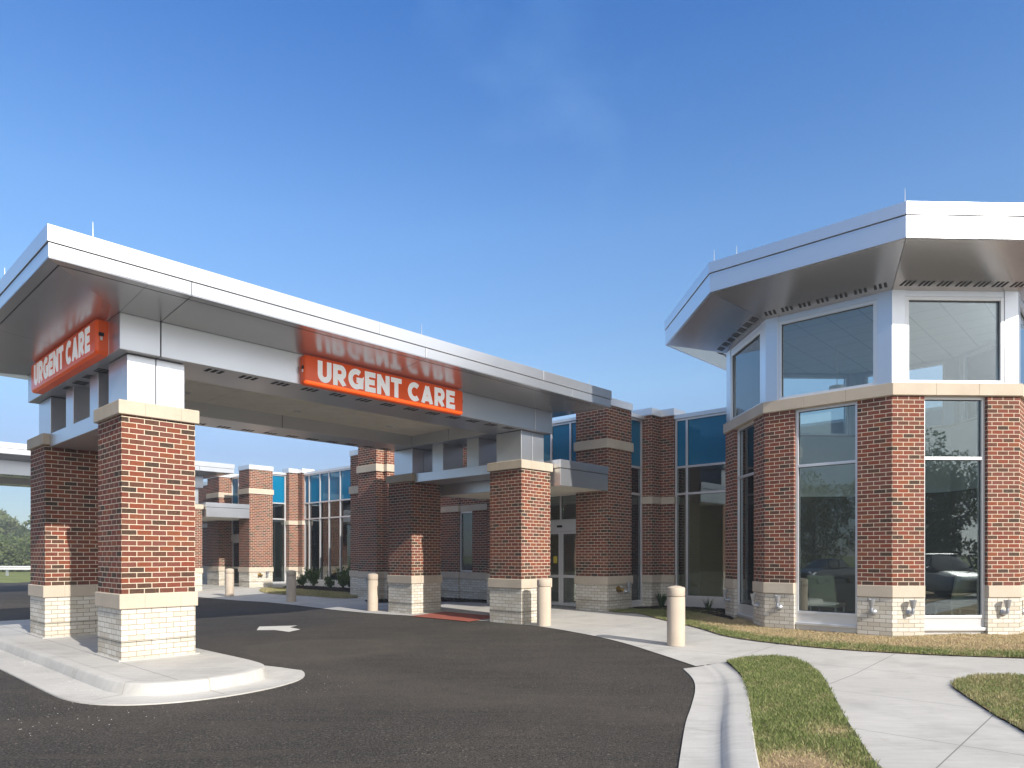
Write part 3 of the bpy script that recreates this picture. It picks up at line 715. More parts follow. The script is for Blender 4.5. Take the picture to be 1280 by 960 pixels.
    for (fu, bu, s) in ((FU0, BU0, 1), (FU1, BU1, -1)):
        for (fv, bv, r) in ((FV0, BV0, 1), (FV1, BV1, -1)):
            so_.slab([q(fu+s*g*0, fv, ZF), q(bu-s*g, fv, ZF), q(bu-s*g, bv-r*g, ZT)], up)
            so_.slab([q(fu, fv, ZF), q(fu, bv-r*g, ZF), q(bu-s*g, bv-r*g, ZT)], up)
    so_.build('soffit', M['soffit'], t)
    drip = MB()
    for (a, b_, c, d) in ((FU0+.13, FU1-.13, FV0+.13, FV0+.142), (FU0+.13, FU1-.13, FV1-.142, FV1-.13)): drip.box(a, b_, c, d, ZF-.014, ZF+.02)
    for (a, b_) in ((FU0+.13, FU0+.142), (FU1-.142, FU1-.13)): drip.box(a, b_, FV0+.13, FV1-.13, ZF-.014, ZF+.02)
    drip.build('drip_groove', M['black'], t)
    Z1, Z2 = 5.352, 5.556
    fa = MB()
    for a, c in seams(FU0, FU1, (3.91, 8.0, 12.2)):
        fa.box(a, c, FV0-.0, FV0+.03, ZF, Z1-.008); fa.box(a, c, FV1-.03, FV1, ZF, Z1-.008)
    for a, c in seams(FV0+.032, FV1-.032, (13.2,)):
        fa.box(FU0, FU0+.03, a, c, ZF, Z1-.008); fa.box(FU1-.03, FU1, a, c, ZF, Z1-.008)
    fo = fa.build('fascia', M['silver'], t, bevel=.003)
    cp = MB()
    for a, c in seams(FU0-.015, FU1+.015, (7.0, 11.2)):
        cp.box(a, c, FV0-.015, FV0+.05, Z1, Z2); cp.box(a, c, FV1-.05, FV1+.015, Z1, Z2)
    for a, c in seams(FV0+.052, FV1-.052, (13.2,)):
        cp.box(FU0-.015, FU0+.05, a, c, Z1, Z2); cp.box(FU1-.05, FU1+.015, a, c, Z1, Z2)
    cp.build('roof_coping', M['silver'], t, bevel=.004)
    MB().box(FU0+.035, FU1-.035, FV0+.035, FV1-.035, 5.19, Z2-.03).build('roof_deck', M['black'], t)
    for u, v in ((2.75, 9.72), (2.32, 12.2), (8.0, 9.72), (13.1, 9.8), (13.6, 12.5), (13.55, 16.4), (8.0, 16.5)): spike(t, W(u, v, Z2))
    return t
canopy = make_canopy()
far = copy_tree(canopy); far.location = canopy.location + W(0, PER)
tag(far, 'second silver drive-through canopy farther along the lane without any sign', 'canopy')

# ------------------------------------------------------------------ signs
def arc(cx, cy, rx, ry, a0, a1, n=14):
    return [(cx+rx*math.cos(R(a0+(a1-a0)*i/n)), cy+ry*math.sin(R(a0+(a1-a0)*i/n))) for i in range(n+1)]
TH = .262                                      # stroke thickness, cap height 1
def stroke(pts, th=TH):
    """outline quads of a thick polyline with mitred joints"""
    P = [Vector((*p, 0)) for p in pts]; Ls, Rs = [], []
    for i, p in enumerate(P):
        d0 = (P[i]-P[i-1]).normalized() if i else None; d1 = (P[i+1]-P[i]).normalized() if i < len(P)-1 else None
        d0 = d0 or d1; d1 = d1 or d0
        n0 = Vector((-d0.y, d0.x, 0)); n1 = Vector((-d1.y, d1.x, 0)); n = (n0+n1).normalized(); k = th/2/max(n.dot(n0), .4)
        Ls.append(p+n*k); Rs.append(p-n*k)
    return [(Ls[i], Ls[i+1], Rs[i+1], Rs[i]) for i in range(len(P)-1)]
h = TH/2
GLY = {
 'U': (.78, [[(h, 1), (h, .42)]+arc(.39, .385, .39-h, .385-h, 180, 360)+[(.78-h, .42), (.78-h, 1)]]),
 'R': (.80, [[(h, 0), (h, 1)], [(TH, 1-h*.9), (.42, 1-h*.9)]+arc(.42, .655, .345-h, .345-h*.9, 90, -90)[1:]+[(TH, .31+h*.9)], [(.40, .36), (.66, 0)]]),
 'G': (.92, [arc(.48, .5, .48-h, .5-h, 52, 345, 26)+[(.92-h, .36)], [(.92-h, .06), (.92-h, .46)], [(.50, .46), (.92, .46)]]),
 'E': (.68, [[(h, 0), (h, 1)], [(TH, 1-h*.9), (.67, 1-h*.9)], [(TH, .5), (.62, .5)], [(TH, h*.9), (.68, h*.9)]]),
 'N': (.82, [[(h, 0), (h, 1)], [(.82-h, 0), (.82-h, 1)], [(h*.9, .93), (.82-h*.9, .07)]]),
 'T': (.72, [[(.36, 0), (.36, 1-TH*.9)], [(0, 1-h*.9), (.72, 1-h*.9)]]),
 'C': (.84, [arc(.48, .5, .48-h, .5-h, 48, 312, 26)]),
 'A': (.90, [[(h*1.05, 0), (.45, .93)], [(.90-h*1.05, 0), (.45, .93)], [(.24, .27), (.66, .27)]]),
}
def make_sign(label, p0, t_, n_, w, z0, z1, depth):
    """p0 left end on the wall plane, t_ along the reading direction, n_ outward"""
    th_ = thing('wall_sign', label, 'sign', p0 + Vector((0, 0, z0)), 'urgent care signs')
    b = MB(); hh = z1-z0; r = .055
    def rr(inset, rad, d):
        pts = []
        for cx, cz, a in ((w-inset-rad, z1-inset-rad, 0), (inset+rad, z1-inset-rad, 90), (inset+rad, z0+inset+rad, 180), (w-inset-rad, z0+inset+rad, 270)):
            for k in range(6):
                an = R(a+k*18); x, z = cx+rad*math.cos(an), cz+rad*math.sin(an)
                pts.append(p0+t_*x+n_*d+Vector((0, 0, z)))
        return pts
    levels = [(0, .06, 0.003), (0, .06, depth-.045)]
    face = [(.0, .06, depth-.045), (.008, .055, depth-.02), (.03, .045, depth-.004), (.045, .04, depth)]
    def loft(lv, mb, cap):
        o = len(mb.v); n = 24
        for l in lv: mb.v += rr(*l)
        for i in range(len(lv)-1):
            for k in range(n):
                mb.f.append((o+i*n+k, o+i*n+(k+1) % n, o+(i+1)*n+(k+1) % n, o+(i+1)*n+k))
        if cap: mb.f.append(tuple(o+(len(lv)-1)*n+k for k in range(n)))
        return mb
    loft(levels, MB(), False).build('cabinet', M['sign_side'], th_)
    loft(face, MB(), True).build('face', M['sign_red'], th_, smooth=True)
    # letters
    text = 'URGENT CARE'; sp = .10; wd = 0
    for ch in text: wd += (.34 if ch == ' ' else GLY[ch][0]+sp)
    wd -= sp
    cap = .365; sc_x = (w*.865)/(wd)             # letters fill the face as on the building
    x = w*.068; zb = z0+hh*.165
    for ch in text:
        if ch == ' ': x += .34*sc_x; continue
        lm = MB()
        gw, sts = GLY[ch]
        for k, st in enumerate(sts):
            for qd in stroke(st):
                dd = .004+.0012*k
                pts = [p0+t_*(x+a.x*sc_x)+n_*(depth-.004)+Vector((0, 0, zb+min(max(a.y, 0), 1)*cap)) for a in qd]
                lm.slab(pts, n_*dd+n_*.004)
        lm.build('letter', M['sign_white'], th_)
        x += (gw+sp)*sc_x
    # disconnect switch on the near end of the cabinet
    MB().fbox(p0, t_, n_, -.012, .004, depth*.35, depth*.75, z0+hh*.52, z0+hh*.62).build('switch_plate', M['black'], th_)
    MB().fbox(p0, t_, n_, -.02, .004, depth*.48, depth*.64, z0+hh*.40, z0+hh*.50).build('switch', M['lens'], th_)
    if True:
        MB().fbox(p0, t_, n_, w-.004, w+.012, depth*.35, depth*.75, z0+hh*.52, z0+hh*.62).build('switch_plate', M['black'], th_)
        MB().fbox(p0, t_, n_, w-.004, w+.02, depth*.48, depth*.64, z0+hh*.40, z0+hh*.50).build('switch', M['lens'], th_)
    return th_
make_sign('orange-red lit box sign reading URGENT CARE on the long front beam of the canopy', W(6.16, 10.685), D1, -D2, 3.64, 4.535, 5.045, .13)
make_sign('orange-red box sign reading URGENT CARE on the short end beam above the kerbed island', W(3.355, 14.75), -D2, -D1, 3.6, 4.535, 5.045, .17)

# ------------------------------------------------------------------ clinic building
bld = thing('clinic_building', 'red brick clinic with blue glass, brick piers and a silver-roofed octagonal bay', 'building', W(15, 12, 0))
def window(parent, p0, t, n, s0, s1, z0, z1, ss=(), zs=(), fw=.06, dep=.10, d=0., spand=(), glassm='glass', name='window'):
    """aluminium framed glazing; spand lists the (lowest z) rows that are blue spandrel glass"""
    X = [s0]+list(ss)+[s1]; Zs = [z0]+list(zs)+[z1]
    f = MB()
    for i, x in enumerate(X):
        a = x if i == 0 else (x-fw if i == len(X)-1 else x-fw/2)
        f.fbox(p0, t, n, a, a+fw, d-dep, d, z0, z1)
    cells = []
    for i in range(len(X)-1):
        a = X[i]+(fw if i == 0 else fw/2); b = X[i+1]-(fw if i == len(X)-2 else fw/2)
        for k, z in enumerate(Zs):
            zz = z if k == 0 else (z-fw if k == len(Zs)-1 else z-fw/2)
            f.fbox(p0, t, n, a, b, d-dep+.002, d-.002, zz, zz+fw)
        for k in range(len(Zs)-1):
            cells.append((a, b, Zs[k]+(fw if k == 0 else fw/2), Zs[k+1]-(fw if k == len(Zs)-2 else fw/2), k))
    fo = f.build(name, M['frame'], parent, bevel=.004)
    g, sp = MB(), MB()
    gk = MB()
    for a, b, c, e, k in cells:
        (sp if k in spand else g).fbox(p0, t, n, a, b, d-dep*.55, d-dep*.45, c, e)
        for (x0, x1, y0, y1) in ((a, a+.008, c, e), (b-.008, b, c, e), (a+.008, b-.008, c, c+.008), (a+.008, b-.008, e-.008, e)):
            gk.fbox(p0, t, n, x0, x1, d-dep*.45, d-dep*.35, y0, y1)
    if g.v: g.build('pane', M[glassm], fo)
    if sp.v: sp.build('spandrel_pane', M['spandrel'], fo)
    gk.build('gasket', M['black'], fo)
    return fo
nA, tA = -D1, -D2                              # facades that face the driveway; "right" runs towards -v
nF, tF = -D2, D1                               # facades that face the camera's right; "right" runs towards +u
ZG = .19
def entrance(o):
    p1 = pier(bld, 14.8, 15.92, 10.5+o, 11.52+o, 5.74, ZG)
    p2 = pier(bld, 14.8, 15.92, 13.6+o, 14.9+o, 5.62, ZG)
    for v in (10.56, 11.4): spike(bld, W(14.95, v+o, 5.74))
    # door wall
    P0 = W(15.42, 13.6+o)                      # left end as seen from outside
    dw = window(bld, P0, tA, nA, 0, 2.08, 3.38, 5.42, (.69, 1.39), (3.95,), spand=(1,))
    MB().box(15.36, 15.6, 11.52+o, 13.6+o, 5.42, 5.5).build('coping', M['coping'], bld)
    # sliding door: header, transom, two leaves
    hd = MB().fbox(P0, tA, nA, .0, 2.08, -.16, .03, 2.34, 2.62).build('door_header', M['frame'], bld, bevel=.006)
    MB().fbox(P0, tA, nA, .95, 1.13, .03, .06, 2.44, 2.50).build('motion_sensor', M['black'], hd, bevel=.01)
    window(bld, P0, tA, nA, 0, 2.08, 2.62, 3.38, (1.04,), (), fw=.05, name='transom_window')
    for a, b in ((.03, 1.035), (1.045, 2.05)):
        lf = window(bld, P0, tA, nA, a, b, ZG+.02, 2.335, (), (1.05,), fw=.085, dep=.05, d=-.02, name='door_leaf')
        MB().prism([P0+tA*(a+.72)+nA*(-.038)+tA*0, P0+tA*(a+.72)+nA*(-.036), P0+tA*(a+.86)+nA*(-.036), P0+tA*(a+.86)+nA*(-.038)], 1.42, 1.62).build('warning_sticker', M['yellow'], lf)
    # small door canopy
    u0, u1, v0, v1 = 12.86, 14.79, 10.47+o, 14.95+o
    cn = MB()
    cn.box(u0, u1, v0, v0+.03, 3.31, 3.72); cn.box(u0, u0+.03, v0+.032, v1-.032, 3.31, 3.72); cn.box(u0, u1, v1-.03, v1, 3.31, 3.72)
    c = cn.build('door_canopy', M['silver'], bld, bevel=.005)
    cp = MB()
    cp.box(u0-.02, u1, v0-.02, v0+.06, 3.735, 3.93); cp.box(u0-.02, u0+.06, v0+.062, v1-.062, 3.735, 3.93); cp.box(u0-.02, u1, v1-.06, v1+.02, 3.735, 3.93)
    cp.build('canopy_coping', M['silver'], c, bevel=.005)
    MB().box(u0+.03, 15.4, v0+.032, v1-.032, 3.33, 3.36).build('canopy_soffit', M['ceiling'], c)
    MB().box(u0+.03, u1, v0+.035, v1-.035, 3.37, 3.80).build('canopy_deck', M['black'], c)
    # glass beside the entrance, inner corner pier, glass facing the drive
    PG = W(15.92, 10.62+o)
    window(bld, PG, tF, nF, 0.002, .73, ZG+.16, 5.42, (), (3.34, 4.08), spand=(2,))
    MB().fbox(PG, tF, nF, 0, .73, -.12, -.01, .1, ZG+.16).build('window_curb', M['frame'], bld)
    MB().box(15.9, 16.66, 10.55+o, 10.8+o, 5.42, 5.52).build('coping', M['coping'], bld)
    qa = pier(bld, 16.65, 17.12, 10.32+o, 10.9+o, 5.72, ZG, (3.07, 3.27))
    qb = pier(bld, 17.12, 17.7, 9.92+o, 10.9+o, 5.72, ZG, (3.07, 3.27))
entrance(0); entrance(PER)
# glass wall between the inner pier and the octagon
PG2 = W(17.2, 9.92)
window(bld, PG2, tA, nA, .002, 2.30, ZG+.30, 5.42, (.36, 1.75), (3.34, 4.08), spand=(2,))
MB().fbox(PG2, tA, nA, 0, 2.3, -.12, .02, .1, ZG+.30).build('window_curb', M['frame'], bld)
MB().box(17.15, 17.5, 7.6, 9.92, 5.42, 5.53).build('coping', M['coping'], bld)
PG3 = W(17.2, 9.92+PER)
window(bld, PG3, tA, nA, .002, 8.0, ZG+.30, 5.42, (.42, 1.35, 2.1, 3.0, 4.2, 5.4, 6.6), (3.34, 4.08), spand=(2,))
MB().fbox(PG3, tA, nA, 0, 8.0, -.12, .02, .1, ZG+.30).build('window_curb', M['frame'], bld)
MB().box(17.15, 17.5, 21.5, 29.5, 5.42, 5.53).build('coping', M['coping'], bld)
# set-back brick wall with one slot window, and the stepped brick bay between the entrances
def wall_pier(u0, u1, v0, v1, zt, band, **k): return pier(bld, u0, u1, v0, v1, zt, ZG, band, name='brick_wall', **k)
wall_pier(15.42, 15.8, 14.9, 16.2, 5.45, (3.07, 3.27)); wall_pier(15.42, 15.8, 16.85, 18.4, 5.45, (3.07, 3.27))
sl = wall_pier(15.46, 15.8, 16.2, 16.85, 1.12, None, cop=False)
window(bld, W(15.46, 16.85), tA, nA, .0, .65, 1.10, 3.07, d=-.02, fw=.055)
MB().box(15.44, 15.8, 16.2, 16.85, 3.07, 3.27).build('lintel', M['stone'], bld)
MB().box(15.44, 15.8, 16.2, 16.85, 3.27, 5.25).build('brick_wall', M['brick'], bld, W(15.42, 14.9), ZS1)
MB().box(15.40, 15.82, 16.2, 16.85, 5.25, 5.45).build('coping', M['coping'], bld)
wall_pier(14.35, 17.2, 18.4, 18.82, 5.5, (3.30, 3.52))
wall_pier(14.02, 17.2, 18.82, 19.0, 5.9, (4.43, 4.67)); wall_pier(13.72, 17.2, 19.0, 20.05, 5.9, (4.43, 4.67)); wall_pier(14.35, 17.2, 20.05, 21.45, 5.42, (3.85, 4.12))
# wall continuing beyond the second entrance
wall_pier(15.42, 15.8, 14.9+PER, 24+PER, 5.45, (3.07, 3.27))
# brick front running on behind the octagonal bay
wall_pier(19.45, 19.85, -8.3, 2.6, 5.45, (3.07, 3.27))
# inside and roof
for (v0, v1) in ((7.7, 18.3), (20.2, 29.4), (29.6, 43)):
    MB().box(15.66, 23, v0, v1, .12, ZG+.015).build('interior_floor', M['floor_in'], bld)
    MB().box(17.75, 23, v0, v1, 3.36, 3.40).build('interior_ceiling', M['tiles'], bld)
for v in (7.75, 11.2, 14.2, 18.0, 24.0, 31.0, 34.0):
    MB().box(17.75, 23, v, v+.12, ZG, 5.2).build('interior_wall', M['drywall'], bld)
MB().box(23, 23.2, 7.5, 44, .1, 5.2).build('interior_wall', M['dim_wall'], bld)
MB().box(15.8, 34, 14.95, 18.38, 5.16, 5.24).build('roof', M['coping'], bld)
for a in ((17.72, 34, 7.62, 14.95), (19.45, 34, -8, 7.62), (17.25, 34, 18.4, 44), (15.62, 17.7, 10.95, 14.9), (15.62, 17.25, 30.55, 34.5)): MB().box(*a, 5.18, 5.26).build('roof', M['coping'], bld)
wb = MB(); wb.box(19.6, 34, -8.3, -8, .0, 5.3); wb.box(33.7, 34, -8, 44, 0, 5.3); wb.box(17.2, 34, 44, 44.3, 0, 5.3)
wb.build('brick_wall', M['brick'], bld, W(19.6, -8.3), ZS1)
for (u, v) in ((20.5, 8.6), (20.0, 16), (19.6, 24.5), (19.8, 27)):
    m = bpy.data.materials.get('warm_lamp')
    if not m:
        m, nt, b = new_mat('warm_lamp'); b.inputs['Emission Color'].default_value = (1, .82, .35, 1); b.inputs['Emission Strength'].default_value = 3
    MB().box(u, u+1.1, v, v+.16, 3.33, 3.355).build('ceiling_lamp', m, bld)

# ------------------------------------------------------------------ octagonal bay
OC = (16.667, 4.75); AP = 2.837; SIDE = 2*AP*math.tan(R(22.5))
def oc(ang, ap, z=0):
    r = ap/math.cos(R(22.5)); return W(OC[0]+r*math.cos(R(ang)), OC[1]+r*math.sin(R(ang)), z)
def onorm(phi): return (D1*math.cos(R(phi))+D2*math.sin(R(phi)))
PH = [135, 180, 225, 270, 315, 0, 45, 90]
ZO = .17
def corner_poly(ang, half, out, depth):
    """plan outline wrapping the corner at angle ang: half along both faces"""
    c = oc(ang, AP+out); na, nb = onorm(ang-22.5), onorm(ang+22.5); ta = Vector((-na.y, na.x, 0)); tb = Vector((-nb.y, nb.x, 0))
    ci = oc(ang, AP-depth); hf = half + out*math.tan(R(22.5)); hi = half - depth*math.tan(R(22.5))
    return [c-ta*hf, c, c+tb*hf, ci+tb*hi, ci, ci-ta*hi]
GLAZED = (135, 180, 225, 270)
for k, phi in enumerate(PH):
    ang = phi-22.5                              # corner at the left of facet phi, seen from outside
    b = MB().prism(corner_poly(ang, .59, 0, .24), ZS1-.02, 4.55).build('brick_pier', M['brick'], bld, oc(ang, AP), ZS1)
    MB().prism(corner_poly(ang, .59, .004, .24), .0, ZS0+.01).build('base_course', M['white_brick'], b, oc(ang, AP), .12)
    MB().prism(corner_poly(ang, .592, .03, .22), ZS0, ZS1).build('stone_sill', M['stone'], b, bevel=.01)
    MB().prism(corner_poly(ang, .26, -.02, .2), 4.74, 6.44).build('corner_post', M['silver'], b, bevel=.006)
    n = onorm(phi); t = Vector((-n.y, n.x, 0)); p0 = oc(ang, AP); p0.z = 0
    # stone band in three lengths, mitred at the corners
    st = MB(); o1, o2 = .05, .30; T = math.tan(R(22.5))
    cuts = [0, SIDE/3, 2*SIDE/3, SIDE]
    for i in range(3):
        a, c = cuts[i], cuts[i+1]; g0 = .0015; 
        ao, ai = (a-o1*T, a+o2*T) if i == 0 else (a+g0, a+g0); co, ci = (c+o1*T, c-o2*T) if i == 2 else (c-g0, c-g0)
        if i == 0: ao += g0; ai += g0
        if i == 2: co -= g0; ci -= g0
        st.prism([p0+t*ao+n*o1, p0+t*co+n*o1, p0+t*ci-n*o2, p0+t*ai-n*o2], 4.53, 4.75)
    st.build('stone_band', M['stone'], bld, bevel=.005)
    if phi in GLAZED:
        window(bld, p0, t, n, .592, SIDE-.592, .50, 4.53, (), (3.41,), fw=.055, d=-.07, dep=.12)
        MB().fbox(p0, t, n, .592, SIDE-.592, -.2, -.085, .0, .50).build('window_curb', M['frame'], bld, bevel=.004)
        MB().fbox(p0, t, n, .592, SIDE-.592, -.082, -.03, .28, .33).build('window_curb', M['frame'], bld, bevel=.004)
    else:
        MB().fbox(p0, t, n, .592, SIDE-.592, -.24, -.03, .0, 4.53).build('brick_wall', M['brick'], bld, p0, ZS1)
    # clerestory
    window(bld, p0, t, n, .262, SIDE-.262, 4.752, 6.33, (), (), fw=.065, d=-.03, dep=.12, glassm='glass_high', name='clerestory_window')
    MB().fbox(p0, t, n, .262, SIDE-.262, -.15, -.035, 6.332, 6.44).build('window_head', M['silver'], bld, bevel=.004)
# roof with an up-tilted soffit
tr = MB().prism([oc(p+22.5, AP+1.24) for p in PH], 6.86, 7.32).build('bay_roof', M['coping'], bld)
so_ = MB(); lo, hi = MB(), MB(); vt = MB()
for phi in PH:
    n = onorm(phi); t = Vector((-n.y, n.x, 0)); g = t*.005
    a0, a1 = oc(phi-22.5, AP-.03, 6.435), oc(phi+22.5, AP-.03, 6.435); b0, b1 = oc(phi-22.5, AP+1.29, 6.78), oc(phi+22.5, AP+1.29, 6.78)
    so_.slab([a0+g, a1-g, b1-g, b0+g], Vector((0, 0, .02)))
    for mb, z0, z1, o_ in ((lo, 6.77, 7.13, 1.30), (hi, 7.142, 7.35, 1.32)):
        q0, q1, r0, r1 = oc(phi-22.5, AP+o_), oc(phi+22.5, AP+o_), oc(phi-22.5, AP+o_-.05), oc(phi+22.5, AP+o_-.05)
        mb.prism([q0, q1, r1, r0], z0, z1)
    for i in range(7):
        s = SIDE*(i+.5)/7
        c = oc(phi-22.5, AP); c.z = 0
        vt = MB()
        for k in range(3):
            x = s-.1+k*.085
            e = [(x, .10), (x+.045, .10), (x+.045+.02, .24), (x+.02, .24)]
            vt.slab([c+t*a+n*b_+Vector((0, 0, 6.435+(b_+.03)*(.345/1.32)-.005)) for a, b_ in e], Vector((0, 0, .003)))
        vt.build('soffit_vent', M['vent'], tr)
so_.build('soffit', M['soffit'], tr); lo.build('fascia', M['silver'], tr, bevel=.004); hi.build('roof_coping', M['silver'], tr, bevel=.004)
for a in (157.5, 202.5, 247.5): spike(tr, oc(a, AP+1.2, 7.34), .28)
spike(tr, (oc(157.5, AP+1.25, 7.34)*.85+oc(202.5, AP+1.25, 7.34)*.15), .2)
# inside of the bay
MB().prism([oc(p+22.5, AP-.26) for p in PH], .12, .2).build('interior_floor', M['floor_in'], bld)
MB().prism([oc(p+22.5, AP-.2) for p in PH], 6.36, 6.40).build('interior_ceiling', M['tiles'], bld)
for phi in (315, 0, 45, 90):
    n = onorm(phi); t = Vector((-n.y, n.x, 0)); p0 = oc(phi-22.5, AP)
    MB().fbox(p0, t, n, .10, SIDE-.10, -.29, -.245, .2, 3.2).build('interior_wall', M['dim_wall'], bld)  # lower wall coloured dark to stand in for a dim lobby opening
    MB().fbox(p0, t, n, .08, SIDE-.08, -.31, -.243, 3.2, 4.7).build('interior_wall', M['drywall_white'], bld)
    MB().fbox(p0, t, n, .08, SIDE-.08, -.33, -.29, 3.16, 3.24).build('picture_rail', M['frame'], bld)
for (u, v) in ((16.2, 5.3), (17.2, 4.2)):
    pl = MB().tube([W(u, v, 6.36), W(u, v, 5.4)], .008, 6).lathe([(.07, 0), (.16, .0), (.16, .28), (.07, .28)], W(u, v, 5.12), 20)
    pl.build('pendant_lamp', M['drywall_white'], bld)

# ------------------------------------------------------------------ wall fixtures
def make_uplight(p, n, label):
    t = thing('wall_uplight', label, 'wall light', p, 'uplights on the white brick base')
    z = Vector((0, 0, 1))
    MB().lathe([(.062, 0), (.062, .015), (.05, .028), (.03, .05), (.028, .11)], p+n*.002-z*.07, 18, n).build('mount', M['lamp_grey'], t, smooth=True)
    MB().tube([p+n*.09-z*.07, p+n*.11-z*.05, p+n*.115-z*.01, p+n*.11+z*.03], [.026, .03, .028, .024], 10).build('arm', M['lamp_grey'], t, smooth=True)
    MB().lathe([(.03, 0), (.036, .02), (.045, .06), (.055, .11), (.06, .135), (.062, .15), (.05, .15), (.045, .14)], p+n*.11+z*.02, 20).build('shade', M['lamp_grey'], t, smooth=True)
    return t
def of(phi, s):
    n = onorm(phi); t = Vector((-n.y, n.x, 0)); p = oc(phi-22.5, AP+.005)+t*s; p.z = .68; return p, n
for phi, s, lab in ((135, SIDE-.31, 'grey bell uplight round the pier corner facing the narrow slit window'),
                    (135, .31, 'grey bell uplight on the farthest bay pier, next to the blue glass wall'),
                    (180, .31, 'grey bell uplight on the white base left of the shaded bay window'),
                    (180, SIDE-.31, 'grey bell uplight on the shaded side of the pier between two wide bay windows'),
                    (225, .31, 'grey bell uplight on the sunlit side of the pier between two wide bay windows'),
                    (225, SIDE-.31, 'grey bell uplight on the sunlit white base beyond the window with the chair'),
                    (270, .31, 'grey bell uplight round the last pier corner, cut by the edge of the photo')):
    p, n = of(phi, s); make_uplight(p, n, lab)
make_uplight(W(15.62, 10.492, .75), -D2, 'grey bell uplight next to the brass hose valve at the near entrance pier')
make_uplight(W(15.62, 10.492+PER, .75), -D2, 'grey uplight next to the brass hose valve at the far entrance pier')
make_uplight(W(13.712, 19.35, .75), -D1, 'grey uplight on the white base of the tallest brick bay behind the bollard')
make_uplight(W(14.342, 20.7, .75), -D1, 'grey uplight on the lower brick wall behind the green shrubs')
def make_valve(p, n, label):
    t = thing('hose_valve', label, 'hose valve', p, None); z = Vector((0, 0, 1))
    MB().lathe([(.09, 0), (.09, .012), (.05, .02), (.045, .07)], p+n*.002, 20, n).build('wall_plate', M['brass'], t, smooth=True)
    s = Vector((-n.y, n.x, 0))
    for k in (-1, 1):
        MB().lathe([(.032, 0), (.036, .05), (.045, .055), (.045, .10), (.03, .105)], p+n*.05+s*.015*k, 16, n*.7+s*k*.55-z*.35).build('inlet', M['brass'], t, smooth=True)
    return t
make_valve(W(15.28, 10.494, .76), -D2, 'brass twin hose valve on the base of the near entrance pier')
make_valve(W(15.28, 10.494+PER, .76), -D2, 'brass twin hose valve on the base of the far entrance pier')

# ------------------------------------------------------------------ bollards
def make_bollard(label, x, y):
    u = Vector((x, y, 0)).dot(D1); b = Vector((x, y, gz(u)+.01))
    t = thing('bollard', label, 'bollard', b, 'concrete bollards along the driveway edge')
    MB().lathe([(.158, 0), (.158, .86), (.155, .868)], b, 40).build('shaft', M['bollard'], t, smooth=True)
    MB().lathe([(.145, .865), (.145, .885)], b, 40).build('groove', M['sj'], t)
    MB().lathe([(.155, .882), (.158, .89), (.158, 1.022), (.152, 1.032), (.07, 1.058), (.0, 1.066)], b, 40).build('cap', M['bollard'], t, smooth=True)
    return t
make_bollard('beige concrete bollard nearest the camera, alone beside the grass strip and curving walk', 2.922, 12.40)
make_bollard('beige concrete bollard right beside the sunlit brick column', .716, 15.58)
make_bollard('tan concrete bollard in front of the tall stepped brick bay', -3.966, 19.83)
make_bollard('grey shaded concrete bollard standing in front of the green shrubs', -7.43, 23.43)
make_bollard('pale concrete bollard farthest down the lane in front of the far entrance doors', -10.78, 26.57)

# ------------------------------------------------------------------ plants
def leaves(n, shape, size, rng, asp=.5):
    """little folded leaves: shape() gives a point and an outward direction"""
    mb = MB()
    for _ in range(n):
        c, d = shape(rng); d = (d + Vector((rng.gauss(0, .5), rng.gauss(0, .5), rng.gauss(.25, .5)))).normalized()
        s = d.orthogonal().normalized(); s = Matrix.Rotation(rng.uniform(0, 6.28), 3, d) @ s
        l = size*rng.uniform(.6, 1.3); w = l*asp*.5
        mb.raw([c, c+d*l*.5+s*w, c+d*l, c+d*l*.5-s*w], [(0, 1, 2, 3)])
    return mb
def make_shrub(seed, h, w):
    rng = random.Random(seed)
    t = thing('shrub', '', 'shrub', Vector((0, 0, 0)), 'shrubs in the mulch bed')
    st = MB(); tips = []
    for k in range(16):
        a = rng.uniform(0, 6.28); r = rng.uniform(.1, 1)*w; tip = Vector((math.cos(a)*r, math.sin(a)*r, h*rng.uniform(.5, 1)))
        st.tube([Vector((0, 0, 0)), tip*.5+Vector((0, 0, .08)), tip], [.012, .008, .003], 5); tips.append(tip)
    st.build('stems', M['bark'], t)
    def sh(rng):
        tp = rng.choice(tips); f = rng.uniform(.35, 1.05); c = tp*f+Vector((rng.gauss(0, .05), rng.gauss(0, .05), rng.gauss(0, .05)))
        return c, (tp.normalized()+Vector((0, 0, .2)))
    leaves(900, sh, .09, rng, .55).build('foliage', M['shrub_leaf'], t)
    return t
protos = [make_shrub(1, .62, .30), make_shrub(2, .85, .38), make_shrub(3, .70, .45)]
for i, (u, v, k, s, lab) in enumerate(((16.4, 28.3, 0, .85, 'small green shrub beside the pier at the end of the mulch bed'), (15.95, 26.6, 1, 1.0, 'bright green shrub, second from the far entrance in the mulch bed'),
                          (16.1, 25.6, 0, .8, 'low dark shrub between two taller ones under the glazing'), (15.9, 24.3, 1, 1.05, 'tallest dark green shrub under the glass wall'), (15.85, 23.6, 2, 1.0, 'wide green shrub touching the tallest one'),
                          (15.3, 22.0, 0, .8, 'little shrub at the foot of the lower brick wall'))):
    first = k not in [q[0] for q in globals().get('_used', [])]
    globals().setdefault('_used', []).append((k,))
    o = protos[k] if first else copy_tree(protos[k])
    o.location = W(u, v, gz(u)+.05); o.scale = (s, s, s); o.rotation_euler.z = i*1.7; o['label'] = lab
